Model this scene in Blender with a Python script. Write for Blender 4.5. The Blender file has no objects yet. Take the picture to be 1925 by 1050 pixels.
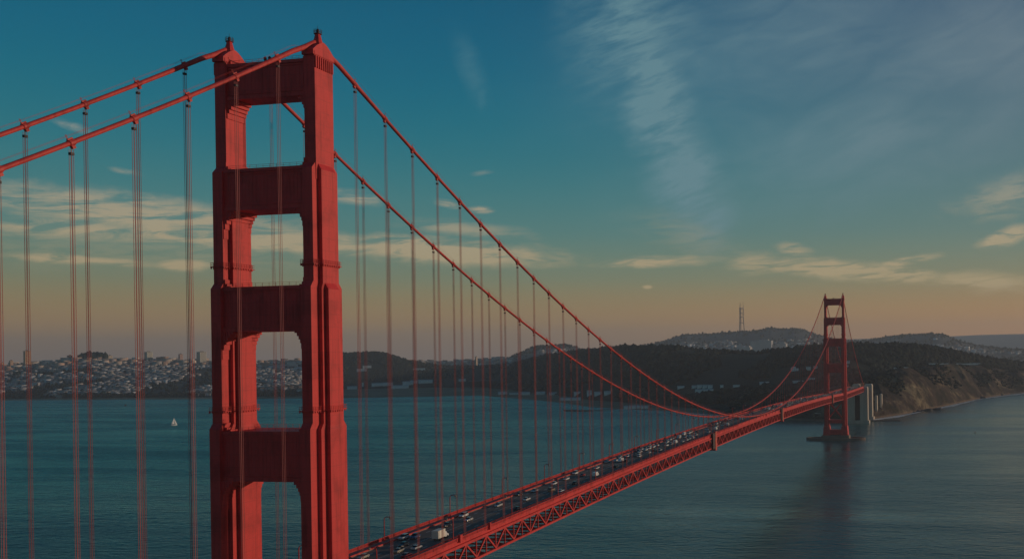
import bpy, bmesh, math, random
import numpy as np
from mathutils import Vector, Matrix, Quaternion

SHORE=[[-3916.4,2821.9],[-3855.6,2823.8],[-3795.1,2825.6],[-3735.0,2827.5],[-3675.2,2829.3],[-3615.7,2831.1],[-3556.5,2832.9],[-3497.6,2834.7],[-3439.0,2836.5],[-3380.7,2838.3],[-3322.7,2840.0],[-3262.8,2839.8],[-3203.3,2839.6],[-3144.2,2839.4],[-3085.5,2839.2],[-3027.1,2839.0],[-2969.1,2838.8],[-2911.5,2838.6],[-2854.2,2838.4],[-2797.3,2838.2],[-2740.8,2838.0],[-2684.6,2837.8],[-2628.7,2837.6],[-2573.2,2837.4],[-2518.1,2837.2],[-2463.2,2837.1],[-2408.8,2836.9],[-2354.6,2836.7],[-2300.8,2836.5],[-2247.3,2836.3],[-2194.1,2836.1],[-2141.3,2835.9],[-2088.8,2835.8],[-2036.5,2835.6],[-1984.6,2835.4],[-1933.1,2835.2],[-1885.3,2840.2],[-1842.7,2853.1],[-1800.1,2866.0],[-1757.3,2878.9],[-1714.4,2891.8],[-1671.5,2904.8],[-1628.4,2917.8],[-1585.9,2932.2],[-1543.4,2946.6],[-1500.6,2961.1],[-1457.8,2975.7],[-1361.8,2882.9],[-1271.7,2795.9],[-1186.9,2714.0],[-1107.0,2636.8],[-1024.5,2547.5],[-947.4,2464.0],[-864.8,2360.1],[-782.7,2248.8],[-722.6,2187.0],[-674.9,2154.3],[-628.7,2122.7],[-584.0,2092.1],[-540.6,2062.5],[-498.6,2033.7],[-454.2,1993.0],[-411.5,1953.9],[-370.6,1916.3],[-331.5,1881.5],[-294.0,1848.4],[-257.8,1816.4],[-222.9,1785.5],[-189.2,1755.7],[-156.9,1728.6],[-126.7,1708.8],[-97.3,1689.5],[-68.3,1668.7],[-40.0,1647.8],[-12.4,1627.6],[6.2,1698.7],[26.8,1767.1],[49.6,1827.4],[73.7,1891.1],[98.4,1982.4],[125.0,2081.3],[154.0,2188.8],[185.7,2311.1],[220.6,2454.0],[258.8,2591.3],[299.6,2707.0],[342.0,2804.0],[386.6,2899.7],[435.7,3023.5],[488.4,3156.7],[545.4,3300.5],[599.3,3388.6],[655.6,3480.7],[714.5,3577.0],[776.3,3678.0],[841.1,3783.9],[909.1,3895.1],[980.6,4012.0],[1055.9,4135.1]]
CITY=[[[-4011.1,2895.6,9.0],[-4222.4,3052.7,139.6],[-5903.7,4311.1,20.0]],[[-3949.8,2898.2,9.0],[-4197.7,3085.6,138.4],[-5869.5,4356.4,20.0]],[[-3888.8,2900.7,9.0],[-4172.4,3118.6,137.1],[-5834.5,4402.1,20.0]],[[-3828.0,2903.3,9.0],[-4146.5,3152.0,135.7],[-5798.7,4448.2,20.0]],[[-3767.6,2905.8,9.0],[-4120.0,3185.5,134.4],[-5762.0,4494.6,20.0]],[[-3707.5,2908.4,9.0],[-4092.8,3219.3,133.1],[-5724.5,4541.3,20.0]],[[-3647.7,2910.9,9.0],[-4065.1,3253.3,131.7],[-5686.1,4588.3,20.0]],[[-3588.1,2913.5,9.0],[-4036.7,3287.6,130.3],[-5646.9,4635.7,20.0]],[[-3528.9,2916.0,9.0],[-4007.6,3322.0,128.9],[-5606.7,4683.3,20.0]],[[-3470.0,2918.5,9.0],[-3977.9,3356.7,127.5],[-5565.6,4731.2,20.0]],[[-3411.3,2921.0,9.0],[-3947.5,3391.6,126.0],[-5523.5,4779.4,20.0]],[[-3350.7,2921.6,9.0],[-3916.3,3426.7,127.0],[-5480.5,4827.9,20.0]],[[-3290.5,2922.1,9.0],[-3884.5,3461.9,128.0],[-5436.5,4876.6,20.0]],[[-3230.7,2922.7,9.0],[-3851.9,3497.4,131.4],[-5391.6,4925.5,20.0]],[[-3171.2,2923.2,9.0],[-3818.6,3533.0,136.5],[-5345.6,4974.7,20.0]],[[-3112.1,2923.8,9.0],[-3784.6,3568.8,141.6],[-5298.6,5024.1,20.0]],[[-3053.3,2924.4,9.0],[-3749.7,3604.8,147.4],[-5250.5,5073.7,20.0]],[[-2994.9,2924.9,9.0],[-3714.1,3640.9,154.1],[-5201.4,5123.4,20.0]],[[-2936.8,2925.5,9.0],[-3677.8,3676.9,150.7],[-5151.2,5173.3,20.0]],[[-2879.1,2926.1,9.0],[-3640.8,3713.1,144.7],[-5099.9,5223.4,20.0]],[[-2821.7,2926.7,9.0],[-3602.9,3749.4,141.1],[-5047.5,5273.5,20.0]],[[-2764.6,2927.3,9.0],[-3564.1,3785.8,141.2],[-4994.0,5323.8,20.0]],[[-2707.9,2927.8,9.0],[-3524.6,3822.2,141.3],[-4939.3,5374.2,20.0]],[[-2651.5,2928.4,9.0],[-3484.2,3858.7,138.7],[-4883.5,5424.6,20.0]],[[-2595.4,2929.0,9.0],[-3443.0,3895.2,136.1],[-4826.6,5475.0,20.0]],[[-2539.7,2929.6,9.0],[-3401.0,3931.7,133.5],[-4768.4,5525.4,20.0]],[[-2484.2,2930.2,9.0],[-3358.1,3968.1,131.2],[-4709.1,5575.8,20.0]],[[-2429.1,2930.8,9.0],[-3314.3,4004.6,128.8],[-4648.6,5626.2,20.0]],[[-2374.3,2931.4,9.0],[-3269.6,4041.0,126.5],[-4586.8,5676.5,20.0]],[[-2319.8,2932.0,9.0],[-3224.1,4077.3,124.1],[-4523.9,5726.7,20.0]],[[-2265.6,2932.5,9.0],[-3177.7,4113.5,123.4],[-4459.7,5776.7,20.0]],[[-2211.7,2933.1,9.0],[-3130.4,4149.6,123.1],[-4394.3,5826.6,20.0]],[[-2158.1,2933.7,9.0],[-3082.1,4185.6,122.9],[-4327.7,5876.3,20.0]],[[-2203.8,3071.6,9.0],[-3083.1,4291.0,124.4],[-4259.8,5925.8,20.0]],[[-2311.6,3304.1,9.0],[-3114.5,4444.0,127.2],[-4190.7,5975.0,20.0]],[[-2414.4,3540.1,9.0],[-3142.3,4598.6,130.2],[-4120.3,6023.9,20.0]],[[-2515.6,3784.9,9.0],[-3166.5,4754.8,131.9],[-4048.8,6072.5,20.0]],[[-2616.6,4041.1,9.0],[-3187.1,4912.6,131.5],[-3975.9,6120.7,20.0]],[[-2711.7,4300.9,9.0],[-3203.8,5071.8,131.0],[-3901.9,6168.5,20.0]],[[-2652.1,4324.3,9.0],[-3141.4,5111.0,129.4],[-3826.6,6215.9,20.0]],[[-2592.1,4347.7,9.0],[-3078.1,5149.9,122.2],[-3750.0,6262.8,20.0]],[[-2531.7,4371.1,9.0],[-3013.7,5188.3,114.9],[-3672.3,6309.1,20.0]],[[-2471.0,4394.3,9.0],[-2948.4,5226.2,107.6],[-3593.4,6354.9,20.0]],[[-2410.6,4418.8,9.0],[-2882.0,5263.7,107.6],[-3513.2,6400.2,20.0]],[[-2349.8,4443.2,9.0],[-2814.6,5300.7,107.6],[-3431.9,6444.8,20.0]],[[-2288.6,4467.5,9.0],[-2746.2,5337.2,110.0],[-3349.5,6488.7,20.0]],[[-2227.1,4491.7,9.0],[-2676.8,5373.0,114.1],[-3265.9,6531.9,20.0]],[[-2112.1,4408.4,9.0],[-2606.5,5408.3,118.0],[-3181.1,6574.4,20.0]],[[-2002.8,4330.6,9.0],[-2535.3,5442.9,120.7],[-3095.3,6616.1,20.0]],[[-1898.6,4257.8,9.0],[-2463.2,5476.8,123.5],[-3008.4,6657.0,20.0]],[[-1799.0,4189.6,9.0],[-2390.3,5510.0,128.7],[-2920.5,6697.0,20.0]],[[-1696.6,4109.0,9.0],[-2316.4,5542.5,134.5],[-2831.5,6736.1,20.0]],[[-1599.4,4034.0,9.0],[-2241.8,5574.1,140.4],[-2741.6,6774.2,20.0]],[[-1496.5,3938.4,9.0],[-2166.5,5604.9,132.5],[-2650.7,6811.4,20.0]],[[-1393.9,3835.2,9.0],[-2090.5,5634.9,124.5],[-2558.9,6847.6,20.0]]]
WOOD=[[[-2529.4,3613.7,10.0],[-2810.2,4011.8,132.3],[-3787.9,5402.5,45.0]],[[-2479.2,3615.7,10.0],[-2771.7,4038.6,144.3],[-3736.9,5438.0,45.0]],[[-2429.1,3617.6,10.0],[-2732.5,4065.4,156.4],[-3685.2,5473.4,45.0]],[[-2386.1,3629.9,10.0],[-2693.0,4091.9,158.2],[-3632.7,5508.5,45.0]],[[-2342.9,3642.1,10.0],[-2652.9,4118.3,160.1],[-3579.6,5543.5,45.0]],[[-2299.7,3654.3,10.0],[-2612.2,4144.4,162.0],[-3525.7,5578.2,45.0]],[[-2256.3,3666.4,10.0],[-2571.1,4170.3,157.1],[-3471.1,5612.6,45.0]],[[-2212.9,3678.5,10.0],[-2529.6,4196.0,141.9],[-3415.8,5646.8,45.0]],[[-2169.3,3690.6,10.0],[-2487.6,4221.4,123.1],[-3359.7,5680.6,45.0]],[[-2125.6,3702.6,10.0],[-2430.6,4221.9,111.8],[-3288.6,5689.6,45.0]],[[-2081.8,3714.5,10.0],[-2373.5,4222.0,100.6],[-3217.2,5697.9,45.0]],[[-2038.5,3727.4,10.0],[-2316.3,4221.6,95.8],[-3145.6,5705.5,45.0]],[[-1995.1,3740.3,10.0],[-2259.1,4220.6,90.9],[-3073.8,5712.6,45.0]],[[-1951.5,3753.2,10.0],[-2201.8,4219.1,87.7],[-3001.9,5719.0,45.0]],[[-1907.9,3766.0,10.0],[-2144.5,4217.0,86.0],[-2929.8,5724.8,45.0]],[[-1864.1,3778.7,10.0],[-2087.3,4214.4,84.4],[-2857.5,5729.9,45.0]],[[-1743.2,3636.4,10.0],[-1995.2,4141.3,87.7],[-2750.4,5664.4,45.0]],[[-1627.5,3497.1,10.0],[-1904.7,4066.9,90.9],[-2644.6,5597.5,45.0]],[[-1516.7,3360.4,10.0],[-1815.5,3991.3,98.9],[-2540.1,5529.2,45.0]],[[-1410.7,3226.1,10.0],[-1727.8,3914.5,111.3],[-2437.0,5459.5,45.0]],[[-1309.1,3094.1,10.0],[-1641.7,3836.4,121.2],[-2335.3,5388.5,45.0]],[[-1224.4,2993.1,10.0],[-1557.3,3757.1,129.8],[-2235.0,5316.2,45.0]],[[-1143.8,2895.5,10.0],[-1474.5,3676.6,137.0],[-2136.3,5242.4,45.0]],[[-1067.1,2801.2,10.0],[-1395.9,3601.0,142.9],[-2041.7,5173.6,45.0]],[[-980.5,2676.0,10.0],[-1321.4,3530.5,147.6],[-1950.9,5109.6,45.0]],[[-899.7,2557.4,10.0],[-1248.4,3458.9,151.5],[-1861.5,5044.4,45.0]],[[-838.1,2482.2,10.0],[-1176.9,3386.2,154.8],[-1773.5,4978.1,45.0]],[[-788.8,2435.6,10.0],[-1107.0,3312.5,157.5],[-1687.0,4910.5,45.0]],[[-741.0,2389.5,10.0],[-1038.6,3237.8,159.6],[-1601.9,4841.8,45.0]],[[-694.5,2343.9,10.0],[-971.9,3162.1,161.7],[-1518.2,4771.9,45.0]],[[-649.3,2298.7,10.0],[-906.9,3085.4,161.3],[-1436.2,4700.9,45.0]],[[-605.6,2254.0,10.0],[-862.5,3068.2,161.4],[-1374.7,4689.2,45.0]],[[-563.0,2209.7,10.0],[-818.6,3050.4,160.7],[-1313.6,4676.7,45.0]],[[-522.3,2167.5,10.0],[-775.2,3032.0,159.2],[-1252.8,4663.5,45.0]],[[-483.5,2128.1,10.0],[-732.1,3013.1,157.8],[-1192.3,4649.7,45.0]],[[-445.9,2089.6,10.0],[-689.6,2993.7,152.1],[-1132.3,4635.1,45.0]],[[-409.6,2052.1,10.0],[-647.6,2973.8,146.5],[-1072.6,4619.8,45.0]],[[-374.6,2016.1,10.0],[-606.0,2953.4,142.8],[-1013.3,4603.8,45.0]],[[-342.0,1986.1,10.0],[-564.9,2932.4,140.8],[-954.5,4587.2,45.0]],[[-311.3,1961.4,10.0],[-524.3,2911.0,138.9],[-896.1,4569.8,45.0]],[[-281.5,1937.4,10.0],[-484.2,2889.0,136.7],[-838.2,4551.8,45.0]],[[-252.4,1914.2,10.0],[-446.7,2876.4,134.5],[-782.8,4542.8,45.0]],[[-224.1,1891.6,10.0],[-409.4,2863.3,137.4],[-727.7,4533.3,45.0]],[[-196.5,1869.8,10.0],[-372.5,2849.8,140.3],[-672.9,4523.1,45.0]],[[-170.2,1851.8,10.0],[-336.0,2835.9,142.9],[-618.5,4512.2,45.0]],[[-144.9,1837.5,10.0],[-299.9,2821.5,145.2],[-564.4,4500.8,45.0]],[[-121.3,1831.5,10.0],[-264.1,2806.7,147.5],[-510.7,4488.7,45.0]],[[-97.8,1824.7,10.0],[-228.8,2791.5,149.8],[-457.4,4476.0,45.0]],[[-74.4,1817.3,10.0],[-193.9,2775.9,151.4],[-404.6,4462.7,45.0]],[[-51.4,1810.2,10.0],[-159.4,2759.8,153.0],[-352.1,4448.9,45.0]],[[-28.6,1803.5,10.0],[-125.4,2743.4,154.6],[-300.1,4434.4,45.0]],[[-12.8,1869.5,10.0],[-96.5,2776.4,152.6],[-253.2,4469.1,45.0]],[[4.1,1938.7,10.0],[-66.9,2809.1,150.6],[-205.7,4503.4,45.0]],[[22.9,2000.4,10.0],[-36.8,2841.4,150.8],[-157.7,4537.1,45.0]],[[42.4,2069.6,10.0],[-6.1,2873.5,151.1],[-109.1,4570.4,45.0]],[[63.2,2140.9,10.0],[25.1,2905.3,150.0],[-60.0,4603.2,45.0]],[[84.6,2233.4,10.0],[56.9,2936.8,147.5],[-10.4,4635.4,45.0]],[[107.6,2330.7,10.0],[89.2,2967.9,145.0],[39.6,4667.2,45.0]],[[132.5,2433.1,10.0],[121.9,2998.7,137.7],[90.1,4698.4,45.0]],[[159.3,2541.4,10.0],[155.2,3029.1,130.3],[141.1,4729.1,45.0]],[[188.3,2661.1,10.0],[188.9,3059.2,122.7],[192.5,4759.2,45.0]],[[219.5,2774.2,10.0],[223.5,3123.0,114.8],[244.7,4822.9,45.0]],[[253.2,2897.2,10.0],[259.3,3186.4,106.7],[298.0,4885.9,45.0]],[[288.1,2986.3,10.0],[296.2,3249.4,98.3],[352.3,4948.5,45.0]],[[324.9,3080.8,10.0],[334.3,3312.0,91.9],[407.7,5010.4,45.0]],[[362.4,3153.4,10.0],[373.4,3374.2,85.4],[464.1,5071.8,45.0]],[[401.4,3229.3,10.0],[413.7,3436.0,78.7],[521.5,5132.5,45.0]],[[443.0,3321.8,10.0],[453.5,3476.6,73.9],[578.3,5172.1,45.0]],[[487.1,3424.2,10.0],[493.4,3510.0,69.7],[635.0,5204.1,45.0]],[[533.7,3532.9,10.0],[533.7,3543.0,65.5],[692.2,5235.6,45.0]],[[583.0,3648.5,10.0],[574.5,3575.5,61.3],[749.7,5266.5,45.0]],[[629.3,3718.3,10.0],[615.8,3607.6,59.0],[807.5,5296.8,45.0]],[[677.1,3790.5,10.0],[657.6,3639.3,56.7],[865.6,5326.6,45.0]],[[726.5,3865.4,10.0],[699.7,3670.6,54.4],[924.0,5355.8,45.0]],[[777.6,3943.1,10.0],[742.2,3701.5,52.1],[982.7,5384.4,45.0]],[[830.5,4023.7,10.0],[785.1,3732.0,49.7],[1041.6,5412.5,45.0]],[[885.3,4107.5,10.0],[828.4,3762.0,47.4],[1100.8,5440.0,45.0]],[[942.2,4194.6,10.0],[872.1,3791.6,45.0],[1160.1,5467.0,45.0]],[[1001.2,4285.3,10.0],[916.0,3820.8,42.7],[1219.7,5493.4,45.0]],[[1062.4,4379.6,10.0],[960.3,3849.6,40.3],[1279.5,5519.3,45.0]],[[1126.1,4478.0,10.0],[1005.0,3877.9,37.9],[1339.4,5544.7,45.0]]]
CLIFF=[[[-316.4,1868.1,3.0],[-336.7,1955.8,21.3],[-461.0,2491.6,30.0]],[[-298.4,1852.3,3.0],[-319.1,1944.2,25.2],[-440.0,2480.8,30.0]],[[-280.8,1836.7,3.0],[-301.8,1932.9,29.1],[-419.3,2470.2,30.0]],[[-263.5,1821.4,3.0],[-284.7,1921.9,32.9],[-398.8,2459.9,30.0]],[[-246.5,1806.4,3.0],[-267.9,1911.1,36.7],[-378.5,2449.9,30.0]],[[-229.8,1791.6,3.0],[-251.3,1900.7,40.4],[-358.5,2440.1,30.0]],[[-213.4,1777.0,3.0],[-234.9,1890.4,42.7],[-338.7,2430.5,30.0]],[[-197.2,1762.7,3.0],[-218.8,1880.4,44.9],[-319.1,2421.2,30.0]],[[-181.3,1748.7,3.0],[-202.8,1870.7,47.1],[-299.8,2412.1,30.0]],[[-165.7,1734.9,3.0],[-187.1,1861.2,49.3],[-280.6,2403.2,30.0]],[[-150.8,1724.6,3.0],[-172.1,1855.2,51.3],[-262.2,2397.8,30.0]],[[-136.3,1715.1,3.0],[-157.4,1850.0,53.0],[-244.0,2393.2,30.0]],[[-122.0,1705.7,3.0],[-142.8,1845.0,54.8],[-226.0,2388.6,30.0]],[[-107.8,1696.4,3.0],[-128.4,1840.0,56.5],[-208.0,2384.2,30.0]],[[-93.8,1687.2,3.0],[-114.0,1835.2,58.2],[-190.2,2379.9,30.0]],[[-79.8,1677.1,3.0],[-99.9,1831.6,60.5],[-172.6,2376.7,30.0]],[[-66.0,1667.0,3.0],[-85.9,1828.3,62.8],[-155.2,2373.9,30.0]],[[-52.3,1656.9,3.0],[-72.1,1825.2,65.1],[-137.9,2371.3,30.0]],[[-38.9,1647.0,3.0],[-58.3,1822.2,67.4],[-120.6,2368.7,30.0]],[[-25.6,1637.2,3.0],[-44.6,1819.4,69.6],[-103.5,2366.2,30.0]],[[-12.4,1627.6,3.0],[-31.0,1816.7,71.9],[-86.4,2363.9,30.0]],[[-3.7,1661.1,3.0],[-23.0,1871.2,72.5],[-75.0,2418.7,30.0]],[[5.4,1695.8,3.0],[-14.4,1926.9,73.2],[-62.9,2474.8,30.0]],[[14.8,1731.6,3.0],[-5.3,1983.8,74.4],[-50.3,2532.0,30.0]],[[25.1,1762.4,3.0],[5.3,2031.0,77.0],[-36.3,2579.4,30.0]],[[35.8,1790.8,3.0],[16.8,2073.5,79.9],[-21.4,2622.2,30.0]],[[46.8,1820.0,3.0],[28.8,2116.8,83.2],[-6.0,2665.7,30.0]],[[58.2,1849.9,3.0],[41.2,2160.8,86.5],[9.9,2709.9,30.0]],[[69.8,1880.7,3.0],[54.1,2205.7,90.0],[26.2,2754.9,30.0]],[[81.4,1919.6,3.0],[67.4,2253.3,92.3],[42.9,2802.7,30.0]],[[93.3,1963.6,3.0],[81.2,2303.3,94.0],[60.1,2852.9,30.0]],[[105.6,2009.3,3.0],[95.4,2355.1,95.7],[77.8,2904.8,30.0]],[[118.4,2056.8,3.0],[110.3,2408.7,96.9],[96.0,2958.5,30.0]],[[131.8,2106.2,3.0],[125.7,2464.2,97.0],[114.8,3014.1,30.0]],[[145.6,2157.7,3.0],[141.7,2521.7,97.0],[134.3,3071.7,30.0]],[[160.1,2211.4,3.0],[158.4,2581.4,97.0],[154.4,3131.4,30.0]],[[175.2,2268.3,3.0],[175.8,2644.3,97.0],[175.2,3194.3,30.0]],[[191.0,2333.0,3.0],[193.9,2711.4,96.0],[196.7,3261.3,30.0]],[[207.6,2400.8,3.0],[212.7,2774.4,92.9],[219.0,3324.4,30.0]],[[225.0,2472.2,3.0],[232.3,2840.9,89.7],[242.0,3390.8,30.0]],[[243.4,2547.3,3.0],[252.8,2911.2,86.3],[265.9,3461.1,30.0]],[[262.0,2600.2,3.0],[273.4,2959.2,83.1],[289.9,3509.0,30.0]],[[281.3,2655.0,3.0],[294.7,3009.1,79.0],[314.6,3558.8,30.0]],[[301.2,2711.8,3.0],[316.5,3061.0,74.7],[339.8,3610.5,30.0]],[[321.5,2759.9,3.0],[338.6,3104.3,70.5],[365.3,3653.6,30.0]],[[342.0,2804.0,3.0],[360.9,3143.4,66.4],[391.0,3692.6,30.0]],[[363.1,2849.2,3.0],[383.7,3183.8,62.1],[417.1,3732.8,30.0]],[[384.8,2895.7,3.0],[407.0,3225.4,57.8],[443.8,3774.2,30.0]],[[407.8,2953.0,3.0],[431.9,3282.2,55.1],[472.0,3830.7,30.0]],[[431.6,3013.2,3.0],[457.7,3342.2,52.5],[501.1,3890.5,30.0]],[[456.3,3075.6,3.0],[484.3,3404.4,49.9],[531.0,3952.4,30.0]],[[481.9,3140.2,3.0],[511.8,3468.8,47.1],[561.8,4016.6,30.0]],[[508.4,3207.2,3.0],[540.2,3535.7,44.2],[593.5,4083.1,30.0]],[[536.0,3276.8,3.0],[569.7,3605.0,41.3],[626.2,4152.1,30.0]],[[562.4,3328.3,3.0],[598.0,3656.4,39.2],[657.7,4203.1,30.0]],[[588.3,3370.7,3.0],[625.8,3698.5,37.6],[688.7,4244.9,30.0]],[[614.8,3414.0,3.0],[654.2,3741.6,36.0],[720.3,4287.6,30.0]],[[641.8,3458.2,3.0],[683.1,3785.6,34.4],[752.4,4331.2,30.0]],[[669.5,3503.4,3.0],[712.6,3830.5,32.7],[785.1,4375.8,30.0]],[[697.8,3549.6,3.0],[742.7,3876.5,31.0],[818.4,4421.3,30.0]],[[726.7,3596.8,3.0],[773.5,3923.5,29.2],[852.3,4467.8,30.0]],[[756.2,3645.1,3.0],[804.9,3971.5,27.4],[886.8,4515.4,30.0]],[[786.5,3694.6,3.0],[837.0,4020.7,25.6],[922.0,4564.1,30.0]],[[817.4,3745.1,3.0],[869.7,4071.0,23.7],[957.8,4613.9,30.0]],[[849.1,3796.9,3.0],[903.2,4122.4,21.7],[994.4,4664.8,30.0]],[[881.5,3849.9,3.0],[937.4,4175.1,19.8],[1031.7,4717.0,30.0]],[[914.7,3904.2,3.0],[972.4,4229.1,17.8],[1069.7,4770.4,30.0]],[[948.7,3959.8,3.0],[1008.2,4284.4,15.7],[1108.5,4825.2,30.0]],[[983.6,4016.8,3.0],[1044.9,4341.1,13.6],[1148.2,4881.3,30.0]],[[1019.3,4075.2,3.0],[1082.3,4399.1,11.4],[1188.7,4938.8,30.0]],[[1055.9,4135.1,3.0],[1120.7,4458.7,9.2],[1230.0,4997.7,30.0]]]
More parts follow.
